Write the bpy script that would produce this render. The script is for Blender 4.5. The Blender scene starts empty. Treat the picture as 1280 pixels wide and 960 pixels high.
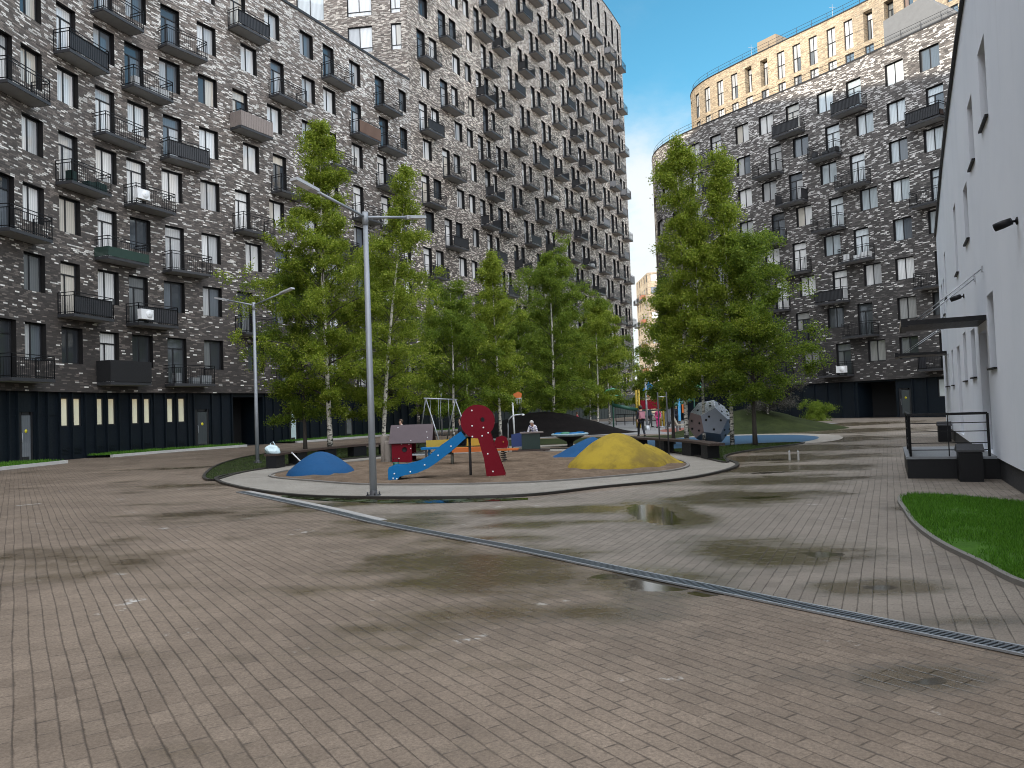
import bpy, bmesh, math, random
import numpy as np
from mathutils import Vector, Matrix
random.seed(7)
S = bpy.context.scene
COL = S.collection
R_ = math.radians

# ------------------------------------------------------------------ camera
F = 960.0; H = 1.7; RHO = R_(2.1); PIT = math.atan(32.6 * math.cos(RHO) / F)
_R0 = np.array([1, 0, 0.]); _FW = np.array([0, math.cos(PIT), math.sin(PIT)]); _U0 = np.array([0, -math.sin(PIT), math.cos(PIT)])
_RX = math.cos(RHO) * _R0 - math.sin(RHO) * _U0
_UX = math.sin(RHO) * _R0 + math.cos(RHO) * _U0
def ray(x, y): return F * _FW + (x - 640) * _RX + (480 - y) * _UX
def G(x, y, z=0.0):
    d = ray(x, y); t = (z - H) / d[2]
    return (t * d[0], t * d[1])
def at(x, y, Y):
    d = ray(x, y); t = Y / d[1]
    return Vector((t * d[0], Y, H + t * d[2]))
def proj(p):
    v = np.array(p, float) - np.array([0, 0, H]); k = v @ _FW
    if k < .1: return (-9999, -9999)
    return (640 + F * (v @ _RX) / k, 480 - F * (v @ _UX) / k)
cam = bpy.data.cameras.new('camera'); camo = bpy.data.objects.new('camera', cam); COL.objects.link(camo)
cam.sensor_width = 36; cam.lens = 36 * F / 1280; cam.clip_end = 3000; cam.clip_start = .05
m = Matrix.Identity(4)
for i in range(3):
    m[i][0] = _RX[i]; m[i][1] = _UX[i]; m[i][2] = -_FW[i]
m[2][3] = H
camo.matrix_world = m
S.camera = camo

# ------------------------------------------------------------------ object helpers
def tag(o, label=None, cat=None, group=None, kind=None):
    if label: o['label'] = label
    if cat: o['category'] = cat
    if group: o['group'] = group
    if kind: o['kind'] = kind
    return o
def empty(name, loc, label, cat, group=None, rz=0.0):
    o = bpy.data.objects.new(name, None); COL.objects.link(o)
    o.location = loc; o.rotation_euler = (0, 0, rz); o.empty_display_size = .2
    return tag(o, label, cat, group)
def mobj(name, me, parent=None, loc=(0, 0, 0), rz=0.0):
    o = bpy.data.objects.new(name, me); COL.objects.link(o)
    if parent: o.parent = parent
    o.location = loc; o.rotation_euler = (0, 0, rz)
    return o
def copy_tree(o, parent=None):
    c = o.copy(); COL.objects.link(c); c.parent = parent
    for ch in list(o.children): copy_tree(ch, c)
    return c

class MB:
    """collects faces, optional uv per loop, material index per face"""
    def __init__(s): s.v = []; s.f = []; s.m = []; s.uv = []; s.sm = []
    def face(s, pts, mi=0, uv=None, smooth=False):
        b = len(s.v); s.v += [tuple(p) for p in pts]; s.f.append(list(range(b, b + len(pts)))); s.m.append(mi)
        s.uv.append(uv if uv else [(p[0] + p[1], p[2]) for p in pts]); s.sm.append(smooth)
    def box(s, c, d, rz=0.0, mi=0, M=None):
        x, y, z = d[0] / 2, d[1] / 2, d[2] / 2
        P = [Vector((a, b_, e)) for e in (-z, z) for a, b_ in ((-x, -y), (x, -y), (x, y), (-x, y))]
        T = M if M else Matrix.Translation(c) @ Matrix.Rotation(rz, 4, 'Z')
        P = [T @ p for p in P]
        for q in ((3, 2, 1, 0), (4, 5, 6, 7), (0, 1, 5, 4), (1, 2, 6, 5), (2, 3, 7, 6), (3, 0, 4, 7)):
            s.face([P[i] for i in q], mi)
    def beam(s, a, b, w, h, mi=0):
        """rectangular bar from a to b, w sideways, h upright"""
        a = Vector(a); b = Vector(b); d = b - a; L = d.length; d.normalize()
        up = Vector((0, 0, 1)) if abs(d.z) < .98 else Vector((0, 1, 0))
        sx = d.cross(up).normalized(); u = sx.cross(d)
        M = Matrix((( *sx, 0), (*d, 0), (*u, 0), (0, 0, 0, 1))).transposed()
        M.translation = (a + b) / 2
        s.box(None, (w, L, h), mi=mi, M=M)
    def tube(s, pts, r, n=6, mi=0, cap=True, smooth=True):
        pts = [Vector(p) for p in pts]
        rr = r if isinstance(r, (list, tuple)) else [r] * len(pts)
        rings = []
        b0 = len(s.v)
        for i, p in enumerate(pts):
            d = (pts[min(i + 1, len(pts) - 1)] - pts[max(i - 1, 0)])
            if d.length < 1e-9: d = Vector((0, 0, 1))
            d.normalize()
            up = Vector((0, 0, 1)) if abs(d.z) < .9 else Vector((1, 0, 0))
            x = d.cross(up).normalized(); y = d.cross(x)
            ring = []
            for k in range(n):
                a = 2 * math.pi * k / n
                s.v.append(tuple(p + (x * math.cos(a) + y * math.sin(a)) * rr[i])); ring.append(len(s.v) - 1)
            rings.append(ring)
        for i in range(len(rings) - 1):
            for k in range(n):
                q = [rings[i][k], rings[i + 1][k], rings[i + 1][(k + 1) % n], rings[i][(k + 1) % n]]
                s.f.append(q); s.m.append(mi); s.uv.append([(s.v[j][0] + s.v[j][1], s.v[j][2]) for j in q]); s.sm.append(smooth)
        if cap:
            for ring in (rings[0], rings[-1][::-1]):
                s.f.append(ring); s.m.append(mi); s.uv.append([(0, 0)] * n); s.sm.append(False)
    def lathe(s, prof, c=(0, 0, 0), n=24, mi=0, smooth=True):
        """prof: list of (r, z)"""
        rings = []
        for r, z in prof:
            ring = []
            for k in range(n):
                a = 2 * math.pi * k / n
                s.v.append((c[0] + r * math.cos(a), c[1] + r * math.sin(a), c[2] + z)); ring.append(len(s.v) - 1)
            rings.append(ring)
        for i in range(len(rings) - 1):
            for k in range(n):
                q = [rings[i][k], rings[i][(k + 1) % n], rings[i + 1][(k + 1) % n], rings[i + 1][k]]
                s.f.append(q); s.m.append(mi); s.uv.append([(0, 0)] * 4); s.sm.append(smooth)
    def prism(s, poly, axis, a, b, mi=0):
        """poly of 2-D points extruded along axis 'x','y' or 'z' from a to b"""
        def P(p, t):
            return {'x': (t, p[0], p[1]), 'y': (p[0], t, p[1]), 'z': (p[0], p[1], t)}[axis]
        n = len(poly)
        s.face([P(p, a) for p in poly], mi); s.face([P(p, b) for p in poly][::-1], mi)
        for i in range(n):
            p, q = poly[i], poly[(i + 1) % n]
            s.face([P(p, a), P(p, b), P(q, b), P(q, a)], mi)
    def mesh(s, name, mats, weld=False, shift=None):
        me = bpy.data.meshes.new(name)
        v = s.v if shift is None else [(a - shift[0], b - shift[1], c - shift[2]) for a, b, c in s.v]
        me.from_pydata(v, [], s.f)
        if not isinstance(mats, (list, tuple)): mats = [mats]
        for mt in mats: me.materials.append(mt)
        me.polygons.foreach_set('material_index', s.m)
        me.polygons.foreach_set('use_smooth', s.sm)
        ul = me.uv_layers.new(name='UVMap')
        flat = [c for f in s.uv for p in f for c in p]
        ul.data.foreach_set('uv', flat)
        if weld or True:
            bm = bmesh.new(); bm.from_mesh(me)
            if weld: bmesh.ops.remove_doubles(bm, verts=bm.verts, dist=1e-4)
            bmesh.ops.recalc_face_normals(bm, faces=bm.faces) if weld else None
            bm.to_mesh(me); bm.free()
        me.update()
        return me
    def build(s, name, mats, parent=None, loc=(0, 0, 0), rz=0.0, weld=False, shift=None):
        return mobj(name, s.mesh(name, mats, weld, shift), parent, loc, rz)

def bevel(o, w=.01, seg=2, ang=40):
    b = o.modifiers.new('bevel', 'BEVEL'); b.width = w; b.segments = seg; b.limit_method = 'ANGLE'; b.angle_limit = R_(ang)
    return o
def spline(P, n=12, closed=False):
    P = [np.array(p, float) for p in P]
    if closed: Q = [P[-1]] + P + [P[0], P[1]]
    else: Q = [2 * P[0] - P[1]] + P + [2 * P[-1] - P[-2]]
    out = []
    for i in range(1, len(Q) - 2):
        a, b, c, d = Q[i - 1:i + 3]
        for k in range(n):
            t = k / n
            out.append(.5 * ((2 * b) + (c - a) * t + (2 * a - 5 * b + 4 * c - d) * t * t + (3 * b - a - 3 * c + d) * t ** 3))
    if not closed: out.append(P[-1])
    return np.array(out)
SHADE_WING_H = 48.0; CLOUD_OFF = (.3, 0, 0); CLOUD_V = 4.4; REAR_FILL_V = 12.0; EXPOSURE = 0.62; DENOISE = True
# ------------------------------------------------------------------ materials
class N:
    def __init__(s, name):
        s.m = bpy.data.materials.new(name); s.m.use_nodes = True
        s.t = s.m.node_tree; s.t.nodes.clear()
        s.out = s.n('ShaderNodeOutputMaterial')
    def n(s, typ, **kw):
        x = s.t.nodes.new(typ)
        for k, v in kw.items():
            if k == 'ins':
                for a, b in v.items(): s.set(x, a, b)
            else: setattr(x, k, v)
        return x
    def set(s, x, a, b):
        sock = x.inputs[a]
        if isinstance(b, bpy.types.NodeSocket): s.t.links.new(b, sock)
        elif isinstance(b, bpy.types.Node): s.t.links.new(b.outputs[0], sock)
        else: sock.default_value = b
    def math(s, op, a, b=0.0, c=0.0, clamp=False):
        x = s.n('ShaderNodeMath', operation=op, use_clamp=clamp)
        for i, q in enumerate((a, b, c)): s.set(x, i, q)
        return x.outputs[0]
    def mix(s, f, a, b, blend='MIX'):
        x = s.n('ShaderNodeMix', data_type='RGBA', blend_type=blend)
        s.set(x, 0, f); s.set(x, 6, a); s.set(x, 7, b)
        return x.outputs[2]
    def ramp(s, f, stops, interp='LINEAR'):
        x = s.n('ShaderNodeValToRGB'); cr = x.color_ramp; cr.interpolation = interp
        while len(cr.elements) < len(stops): cr.elements.new(.5)
        for e, (p, c) in zip(cr.elements, stops): e.position = p; e.color = c if len(c) == 4 else (*c, 1)
        s.set(x, 0, f); return x.outputs[0]
    def noise(s, vec, scale, detail=4, rough=.55, out=0):
        x = s.n('ShaderNodeTexNoise'); s.set(x, 'Scale', scale); s.set(x, 'Detail', detail); s.set(x, 'Roughness', rough)
        if vec is not None: s.set(x, 'Vector', vec)
        return x.outputs[out]
    def maprange(s, v, a, b, c, d, smooth=False):
        x = s.n('ShaderNodeMapRange'); x.interpolation_type = 'SMOOTHSTEP' if smooth else 'LINEAR'
        for i, q in enumerate((v, a, b, c, d)): s.set(x, i, q)
        return x.outputs[0]
    def bsdf(s, **kw):
        p = s.n('ShaderNodeBsdfPrincipled')
        for k, v in kw.items(): s.set(p, k.replace('_', ' '), v)
        return p
    def done(s, sh):
        s.t.links.new(sh.outputs[0] if isinstance(sh, bpy.types.Node) else sh, s.out.inputs[0]); return s.m
def c4(c): return (c[0], c[1], c[2], 1)
_pc = {}
def plain(name, col, rough=.55, metal=0.0, var=.18, scale=3.0, bump=0.0, spec=.5):
    """painted / solid surface with slight worn variation"""
    if name in _pc: return _pc[name]
    k = N(name)
    pos = k.n('ShaderNodeNewGeometry').outputs['Position']
    n1 = k.noise(pos, scale, 5, .6); n2 = k.noise(pos, scale * 9, 3, .6)
    a = k.mix(n1, c4([x * (1 - var) for x in col]), c4([min(1, x * (1 + var)) for x in col]))
    r = k.maprange(n2, .3, .7, max(.02, rough - .1), min(1, rough + .1))
    p = k.bsdf(Base_Color=a, Roughness=r, Metallic=metal)
    k.set(p, 'Specular IOR Level', spec)
    if var >= .1:
        sc_ = k.noise(pos, scale * 4, 6, .75); a2 = k.mix(k.maprange(sc_, .56, .72, 0, .35), a, c4([x * .62 + .012 for x in col])); k.set(p, 'Base Color', a2)
    if bump:
        b = k.n('ShaderNodeBump', ins={'Strength': bump, 'Height': n2, 'Distance': .01}); k.set(p, 'Normal', b)
    _pc[name] = k.done(p); return _pc[name]

def brick_facade(name, z0, z1, lo, hi, mid_lo, mid_hi, dark, mid, light, cl=.55, jz=3.8, jh=3.38, up=.5):
    """dark brick wall, random white bricks getting denser with height; UV is in metres"""
    k = N(name)
    uv = k.n('ShaderNodeUVMap').outputs[0]
    sx = k.n('ShaderNodeSeparateXYZ', ins={0: uv}); u, v = sx.outputs[0], sx.outputs[1]
    rv = k.math('DIVIDE', v, .080); row = k.math('FLOOR', rv)
    ro = k.n('ShaderNodeTexWhiteNoise', noise_dimensions='1D', ins={'W': row}).outputs[0]
    cu = k.math('ADD', k.math('DIVIDE', u, .29), k.math('MULTIPLY', ro, 5.0)); colm = k.math('FLOOR', cu)
    vec = k.n('ShaderNodeCombineXYZ', ins={0: colm, 1: row})
    wn = k.n('ShaderNodeTexWhiteNoise', noise_dimensions='2D', ins={'Vector': vec})
    rnd, rc = wn.outputs[0], wn.outputs[1]
    sc = k.n('ShaderNodeSeparateColor', ins={0: rc})
    nvec = k.n('ShaderNodeCombineXYZ', ins={0: k.math('MULTIPLY', u, .8), 1: k.math('MULTIPLY', v, 1.7)})
    cl_n = k.noise(nvec, .9, 3, .6)
    p = k.maprange(v, z0, z1, lo, hi)
    sh = k.math('MULTIPLY', k.math('SUBTRACT', cl_n, .5), cl)
    pl = k.math('ADD', p, k.math('MULTIPLY', sh, k.maprange(v, z0, z1, .5, 1.0)))
    isl = k.math('LESS_THAN', rnd, pl)
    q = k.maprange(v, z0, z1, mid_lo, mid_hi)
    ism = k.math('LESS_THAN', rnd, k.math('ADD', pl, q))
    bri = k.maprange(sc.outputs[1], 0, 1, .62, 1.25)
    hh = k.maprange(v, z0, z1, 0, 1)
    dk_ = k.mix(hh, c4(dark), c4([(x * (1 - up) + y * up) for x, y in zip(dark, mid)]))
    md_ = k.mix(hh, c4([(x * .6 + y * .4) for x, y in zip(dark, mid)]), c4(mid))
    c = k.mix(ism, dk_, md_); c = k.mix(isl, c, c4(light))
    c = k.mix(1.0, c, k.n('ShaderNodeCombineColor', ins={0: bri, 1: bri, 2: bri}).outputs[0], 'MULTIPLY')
    fv = k.math('FRACT', rv); fu = k.math('FRACT', cu)
    mort = k.math('MAXIMUM', k.math('LESS_THAN', fv, .14), k.math('LESS_THAN', fu, .04))
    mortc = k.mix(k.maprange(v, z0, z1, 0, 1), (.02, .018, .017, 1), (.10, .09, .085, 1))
    c = k.mix(mort, c, mortc)
    c = k.mix(k.math('LESS_THAN', k.math('FRACT', k.math('DIVIDE', k.math('SUBTRACT', v, jz), jh)), .009), c, (.03, .027, .025, 1))
    drift = k.noise(uv, .09, 3, .5); c = k.mix(k.maprange(drift, .35, .65, 0, .32), c, (.09, .08, .075, 1))
    dirt = k.noise(k.n('ShaderNodeMapping', ins={'Vector': uv, 'Scale': (1.6, .22, 1)}), .5, 5, .65)
    c = k.mix(k.maprange(dirt, .4, .75, 0, .3), c, (.05, .045, .04, 1))
    b = k.n('ShaderNodeBump', invert=True, ins={'Strength': .5, 'Height': mort, 'Distance': .012})
    pr = k.bsdf(Base_Color=c, Roughness=k.maprange(isl, 0, 1, .75, .5), Normal=b)
    return k.done(pr)

def pane_mat(name, stops, spec=.9):
    """window pane: curtain, dim room or painted sky reflection under a glossy sheet"""
    k = N(name)
    geo = k.n('ShaderNodeNewGeometry'); oi = k.n('ShaderNodeObjectInfo')
    r = k.math('FRACT', k.math('ADD', k.math('MULTIPLY', geo.outputs['Random Per Island'], .35), oi.outputs['Random']))
    c = k.ramp(r, stops, 'CONSTANT')
    tc = k.n('ShaderNodeTexCoord').outputs['Object']
    sx = k.n('ShaderNodeSeparateXYZ', ins={0: tc})
    fold = k.n('ShaderNodeTexWave', wave_type='BANDS', bands_direction='X', ins={'Vector': tc, 'Scale': 2.6, 'Distortion': 1.5, 'Detail': 2})
    c = k.mix(k.maprange(fold.outputs[1], 0, 1, 0, .28), c, (.03, .035, .04, 1))
    p = k.bsdf(Base_Color=c, Roughness=.6)
    g = k.bsdf(Base_Color=(.9, .95, 1, 1), Metallic=1.0, Roughness=.03)
    lw = k.n('ShaderNodeLayerWeight', ins={'Blend': .35})
    f = k.math('MULTIPLY_ADD', lw.outputs[0], spec, .07)
    mx = k.n('ShaderNodeMixShader', ins={0: f}); k.t.links.new(p.outputs[0], mx.inputs[1]); k.t.links.new(g.outputs[0], mx.inputs[2])
    return k.done(mx)

def leaf_mat(name, stops, trans=.35):
    k = N(name)
    r = k.n('ShaderNodeNewGeometry').outputs['Random Per Island']
    c = k.ramp(r, stops)
    d = k.bsdf(Base_Color=c, Roughness=.5); k.set(d, 'Specular IOR Level', .25)
    t = k.n('ShaderNodeBsdfTranslucent', ins={'Color': c})
    mx = k.n('ShaderNodeMixShader', ins={0: trans}); k.t.links.new(d.outputs[0], mx.inputs[1]); k.t.links.new(t.outputs[0], mx.inputs[2])
    return k.done(mx)

def birch_bark(name):
    k = N(name)
    tc = k.n('ShaderNodeTexCoord').outputs['Object']
    mp = k.n('ShaderNodeMapping', ins={'Vector': tc, 'Scale': (3, 3, 9)})
    a = k.noise(mp, 1.6, 4, .7)
    z = k.n('ShaderNodeSeparateXYZ', ins={0: tc}).outputs[2]
    low = k.maprange(z, .2, 2.2, .12, 0)
    f = k.ramp(k.math('ADD', a, low), [(0, (0, 0, 0)), (.55, (0, 0, 0)), (.64, (1, 1, 1))])
    c = k.mix(f, (.62, .58, .50, 1), (.05, .045, .04, 1))
    return k.done(k.bsdf(Base_Color=c, Roughness=.8))

WET = [(1.31, 7.5, .8, .8, 1.0), (-.6, 8.6, 1.6, 2.0, .85), (-.3, 6.6, 1.3, 1.0, .6), (2.7, 8.7, 1.2, 1.0, 1.0), (2.3, 12.0, .7, 1.9, 1.1), (.5, 12.9, 1.7, .8, 1.0), (.2, 11.4, 1.2, .5, .8), (4.1, 13.8, 1.9, 1.4, 1.0),
       (5.4, 16.5, 2.2, 1.1, 1.15), (6.6, 19.2, 2.6, 1.2, 1.2), (7.9, 22.6, 3.0, 1.7, 1.25), (10.0, 27, 3.2, 2.2, 1.3), (12.5, 32.5, 4.2, 2.8, 1.3), (16, 40, 6, 3.4, 1.25), (20, 50, 7, 4, 1.15), (-2.6, 14.8, 2.4, .5, 1.0),
       (3.2, 6.9, .6, .4, .9), (2.45, 4.65, .4, .28, .85), (3.4, 5.8, .6, .22, .8), (5.9, 11.6, .5, .4, .9), (-5.4, 14.2, 2.2, 1.2, .6), (-1.7, 12.0, 1.3, 1.2, .75), (-9, 21, 2.4, 1.2, .6), (-12, 29, 4, 1.5, .5), (-6.5, 9.5, 2.6, 1.5, .5)]
MIRROR = [(1.36, 7.36, .34, .30, 1.5), (1.0, 7.75, .34, .16, .9), (1.72, 6.95, .3, .14, .9), (2.12, 12.1, .35, 1.25, 1.35), (3.3, 8.46, .24, .22, .95), (3.2, 6.9, .18, .11, .85), (2.42, 4.64, .15, .09, .85), (4.3, 13.6, .6, .3, .7), (5.9, 18.2, .7, .3, .7), (7.4, 22.2, 1.0, .4, .7)]
def paving(name, ang, bw, bh, ca, cb, mort=.006, wet=True, lum=1.0):
    k = N(name)
    pos = k.n('ShaderNodeNewGeometry').outputs['Position']
    mp = k.n('ShaderNodeMapping', ins={'Vector': pos, 'Rotation': (0, 0, -ang)})
    wob = k.noise(pos, .5, 2, .5, out=1); wob2 = k.noise(pos, 5.0, 2, .5, out=1)
    wv = k.n('ShaderNodeVectorMath', operation='MULTIPLY_ADD', ins={0: wob, 1: (.045, .045, 0), 2: mp.outputs[0]})
    wv = k.n('ShaderNodeVectorMath', operation='MULTIPLY_ADD', ins={0: wob2, 1: (.007, .007, 0), 2: wv.outputs[0]})
    sp = k.n('ShaderNodeSeparateXYZ', ins={0: wv.outputs[0]})
    rv = k.math('DIVIDE', sp.outputs[1], bh); row = k.math('FLOOR', rv)
    ro = k.n('ShaderNodeTexWhiteNoise', noise_dimensions='1D', ins={'W': row}).outputs[0]
    cu = k.math('ADD', k.math('DIVIDE', sp.outputs[0], bw), k.math('ADD', k.math('MULTIPLY', row, .5), k.math('MULTIPLY', ro, .3))); cm = k.math('FLOOR', cu)
    wnz = k.n('ShaderNodeTexWhiteNoise', noise_dimensions='2D', ins={'Vector': k.n('ShaderNodeCombineXYZ', ins={0: cm, 1: row})}).outputs[0]
    def edge(x, w): f = k.math('FRACT', x); return k.math('MULTIPLY', k.math('MINIMUM', f, k.math('SUBTRACT', 1.0, f)), w)
    big = k.noise(pos, .35, 4, .6); fine = k.noise(pos, 60, 4, .75); midn = k.noise(pos, 2.2, 5, .65); jn = k.noise(pos, 7.0, 4, .7)
    jw = k.maprange(jn, .35, .68, mort * .3, mort * 1.9)
    jr = k.math('SUBTRACT', 1.0, k.math('DIVIDE', edge(rv, bh), jw), clamp=True); jc = k.math('MULTIPLY', k.math('SUBTRACT', 1.0, k.math('DIVIDE', edge(cu, bw), k.math('MULTIPLY', jw, .8)), clamp=True), k.maprange(jn, .38, .58, .25, 1.0))
    fac = k.math('MAXIMUM', jr, jc)
    c = k.mix(k.maprange(wnz, 0, 1, 0, 1), c4(ca), c4(cb))
    c = k.mix(k.maprange(midn, .35, .7, 0, .5), c, c4([x * .62 for x in ca]))
    c = k.mix(k.maprange(big, .46, .66, 0, .55), c, c4([min(1, x * 1.3) for x in cb]))
    c = k.mix(k.maprange(fine, .32, .7, .0, .75), c, c4([x * .42 for x in ca]))
    spk = k.noise(pos, 17, 5, .8)
    c = k.mix(k.maprange(spk, .56, .72, 0, .5), c, c4([x * .45 for x in ca]))
    # lime blotches
    lb = k.noise(pos, 1.15, 6, .75)
    c = k.mix(k.maprange(lb, .635, .70, 0, .85), c, (.50, .49, .46, 1))
    # dark soil in the joints
    c = k.mix(k.math('MULTIPLY', fac, k.maprange(midn, .3, .65, .55, 1.0)), c, (.040, .031, .024, 1))
    # moss film
    if wet:
        def blobs(L):
            acc = None
            for (x, y, rx, ry, w) in L:
                d = k.n('ShaderNodeVectorMath', operation='SUBTRACT', ins={0: pos, 1: (x, y, 0)})
                d = k.n('ShaderNodeVectorMath', operation='DIVIDE', ins={0: d.outputs[0], 1: (rx, ry, 1)})
                d = k.n('ShaderNodeVectorMath', operation='LENGTH', ins={0: d.outputs[0]})
                a = k.math('MULTIPLY', k.math('SUBTRACT', 1.35, d.outputs[1]), w)
                acc = a if acc is None else k.math('MAXIMUM', acc, a)
            return acc
        wn = k.noise(pos, .9, 5, .6)
        st = k.n('ShaderNodeMapping', ins={'Vector': pos, 'Scale': (.35, 1.5, 1)})
        wn2 = k.noise(st, .8, 4, .6)
        nz = k.math('ADD', k.math('MULTIPLY', k.math('SUBTRACT', wn, .5), 1.9), k.math('MULTIPLY', k.math('SUBTRACT', wn2, .5), 1.8))
        wa = k.math('ADD', blobs(WET), nz)
        wa = k.math('MAXIMUM', wa, k.math('MULTIPLY', nz, 1.1))
        wetf = k.maprange(wa, .0, .95, 0, 1, True)
        fn = k.math('MULTIPLY', k.math('SUBTRACT', k.noise(pos, 3.5, 4, .6), .5), 1.6)
        mir = k.maprange(k.math('ADD', blobs(MIRROR), fn), .45, .6, 0, 1, True)
        c = k.mix(k.math('MULTIPLY', wetf, .85), c, k.mix(1.0, c, (.40, .36, .22, 1), 'MULTIPLY'))
        c = k.mix(k.math('MULTIPLY', mir, .7), c, (.02, .018, .012, 1))
        rough = k.maprange(fine, .3, .7, .5, .72)
        rough = k.math('ADD', rough, k.math('MULTIPLY', wetf, -.42))
        rough = k.math('ADD', k.math('MULTIPLY', rough, k.math('SUBTRACT', 1, mir)), k.math('MULTIPLY', mir, .075))
        bs = k.math('MULTIPLY', k.math('SUBTRACT', 1, mir), .55)
    else:
        rough = .7; bs = .5
    hgt = k.math('ADD', k.math('MULTIPLY', fac, -1.0), k.math('MULTIPLY', fine, .35))
    b = k.n('ShaderNodeBump', ins={'Strength': bs, 'Height': hgt, 'Distance': .006})
    p = k.bsdf(Base_Color=c, Roughness=rough, Normal=b); k.set(p, 'Specular IOR Level', k.maprange(wetf, 0, 1, .26, .7) if wet else .25)
    return k.done(p)

def ground_mat(name, cols, scale=1.5, bump=.6, rough=.9, dist=.03):
    k = N(name)
    pos = k.n('ShaderNodeNewGeometry').outputs['Position']
    a = k.noise(pos, scale, 6, .65); b2 = k.noise(pos, scale * 14, 5, .7)
    f = k.math('ADD', k.math('MULTIPLY', a, .55), k.math('MULTIPLY', b2, .45))
    c = k.ramp(f, [(.33, cols[0]), (.5, cols[1]), (.66, cols[2])])
    b = k.n('ShaderNodeBump', ins={'Strength': bump, 'Height': f, 'Distance': dist})
    pr = k.bsdf(Base_Color=c, Roughness=rough, Normal=b); k.set(pr, 'Specular IOR Level', .12); return k.done(pr)

M = {}
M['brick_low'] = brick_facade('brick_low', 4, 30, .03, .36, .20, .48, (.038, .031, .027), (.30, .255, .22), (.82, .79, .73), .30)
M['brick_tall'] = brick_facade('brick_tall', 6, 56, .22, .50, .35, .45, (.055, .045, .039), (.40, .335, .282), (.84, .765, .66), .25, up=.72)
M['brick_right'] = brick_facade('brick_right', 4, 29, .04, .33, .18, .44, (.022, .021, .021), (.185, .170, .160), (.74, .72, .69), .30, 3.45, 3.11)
M['brick_beige'] = brick_facade('brick_beige', 28, 37, .45, .5, .3, .3, (.52, .405, .265), (.55, .435, .29), (.59, .475, .325), .2)
M['pane_blue_reflect'] = pane_mat('blue_reflect_pane', [(0, (.10, .15, .20)), (.6, (.05, .09, .13)), (.85, (.22, .13, .08))], .9)  # blue of the reflected sky put into the base colours
M['navy'] = plain('navy_cladding', (.0045, .0085, .0135), .5, 0, .25, 1.2, 0, .3)
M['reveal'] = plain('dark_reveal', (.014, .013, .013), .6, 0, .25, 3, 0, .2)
M['black'] = plain('black_metal', (.007, .0075, .009), .5, 0, .18, 3, 0, .25)
M['charcoal'] = plain('charcoal_metal', (.035, .036, .04), .5)
M['underside'] = plain('balcony_underside', (.34, .34, .35), .75)
M['frame'] = plain('window_frame', (.018, .019, .022), .4)
M['whiteframe'] = plain('white_frame', (.62, .63, .64), .45)
M['void'] = plain('dark_recess', (.006, .006, .007), .8)
M['coping'] = plain('coping', (.02, .02, .022), .5)
M['pane'] = pane_mat('window_pane', [(0, (.85, .85, .83)), (.50, (.50, .51, .51)), (.64, (.12, .14, .16)), (.76, (.03, .04, .05)), (.88, (.66, .61, .52))], .55)
M['pane_dark'] = pane_mat('dim_pane', [(0, (.05, .06, .065)), (.35, (.16, .17, .17)), (.6, (.02, .024, .03)), (.8, (.33, .33, .31))], .7)
M['pane_sky_reflect'] = pane_mat('sky_reflect_pane', [(0, (.74, .80, .82)), (.55, (.50, .57, .60)), (.82, (.08, .10, .12))], .8)  # pale cloud reflection painted into the pane colour
M['steel'] = plain('galvanised_steel', (.38, .40, .42), .42, .7, .15, 6)
M['lampgrey'] = plain('lamp_grey', (.27, .29, .31), .45, .3, .12, 4)
M['whitepaint'] = plain('white_paint', (.75, .76, .76), .4, 0, .06)
M['wood'] = plain('dark_wet_wood', (.045, .028, .022), .5, 0, .4, 7)
M['roof'] = plain('roofing', (.10, .10, .10), .9)
M['kerb'] = plain('pale_kerb_stone', (.46, .46, .44), .75, 0, .2, 4, .3)
M['edging'] = plain('dark_edging', (.02, .017, .014), .5, 0, .3, 5)
M['bark'] = birch_bark('birch_bark')
M['darkbark'] = plain('dark_bark', (.05, .042, .035), .9, 0, .4, 12, .6)
M['leaf_a'] = leaf_mat('birch_leaf', [(0, (.10, .155, .012)), (.45, (.19, .26, .022)), (.8, (.30, .37, .04)), (1, (.43, .46, .09))], .5)
M['leaf_b'] = leaf_mat('deep_birch_leaf', [(0, (.075, .13, .014)), (.5, (.145, .22, .022)), (1, (.26, .33, .045))], .5)
M['leaf_c'] = leaf_mat('dull_leaf', [(0, (.04, .05, .035)), (.5, (.07, .065, .055)), (1, (.11, .10, .085))])
M['grass_dull'] = leaf_mat('dull_grass_blade', [(0, (.02, .045, .008)), (.5, (.04, .075, .014)), (1, (.09, .12, .035))], .25)
M['grass'] = leaf_mat('grass_blade', [(0, (.045, .13, .012)), (.5, (.085, .22, .018)), (1, (.15, .32, .04))], .4)
M['pave_a'] = paving('clay_paving', R_(-57), .215, .112, (.190, .146, .108), (.258, .202, .152), .0085)
M['pave_b'] = paving('road_paving', R_(64), .215, .112, (.215, .182, .148), (.290, .250, .206), .007)
M['pave_ring'] = paving('pale_paving', R_(20), .20, .10, (.30, .275, .235), (.35, .325, .283), .004, False)
M['pave_far'] = paving('plaza_paving', R_(5), .4, .2, (.27, .27, .27), (.32, .32, .32), .006, False)
M['sand'] = ground_mat('sand', [(.070, .050, .034), (.135, .098, .068), (.215, .162, .118)], 1.6, .9, .95, .05)
M['soil'] = ground_mat('soil', [(.0025, .002, .002), (.005, .004, .004), (.010, .008, .007)], 2.0, 1.0)
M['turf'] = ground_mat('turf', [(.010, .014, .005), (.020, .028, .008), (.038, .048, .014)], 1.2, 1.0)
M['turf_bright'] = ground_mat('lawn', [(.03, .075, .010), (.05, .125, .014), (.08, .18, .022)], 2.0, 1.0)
M['rubber_blue'] = plain('blue_rubber', (.020, .068, .125), .8, 0, .2, 3, .25, .3)
M['dome_blue'] = plain('blue_dome_rubber', (.006, .062, .165), .8, 0, .2, 2.5, .35, .25)
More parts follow.
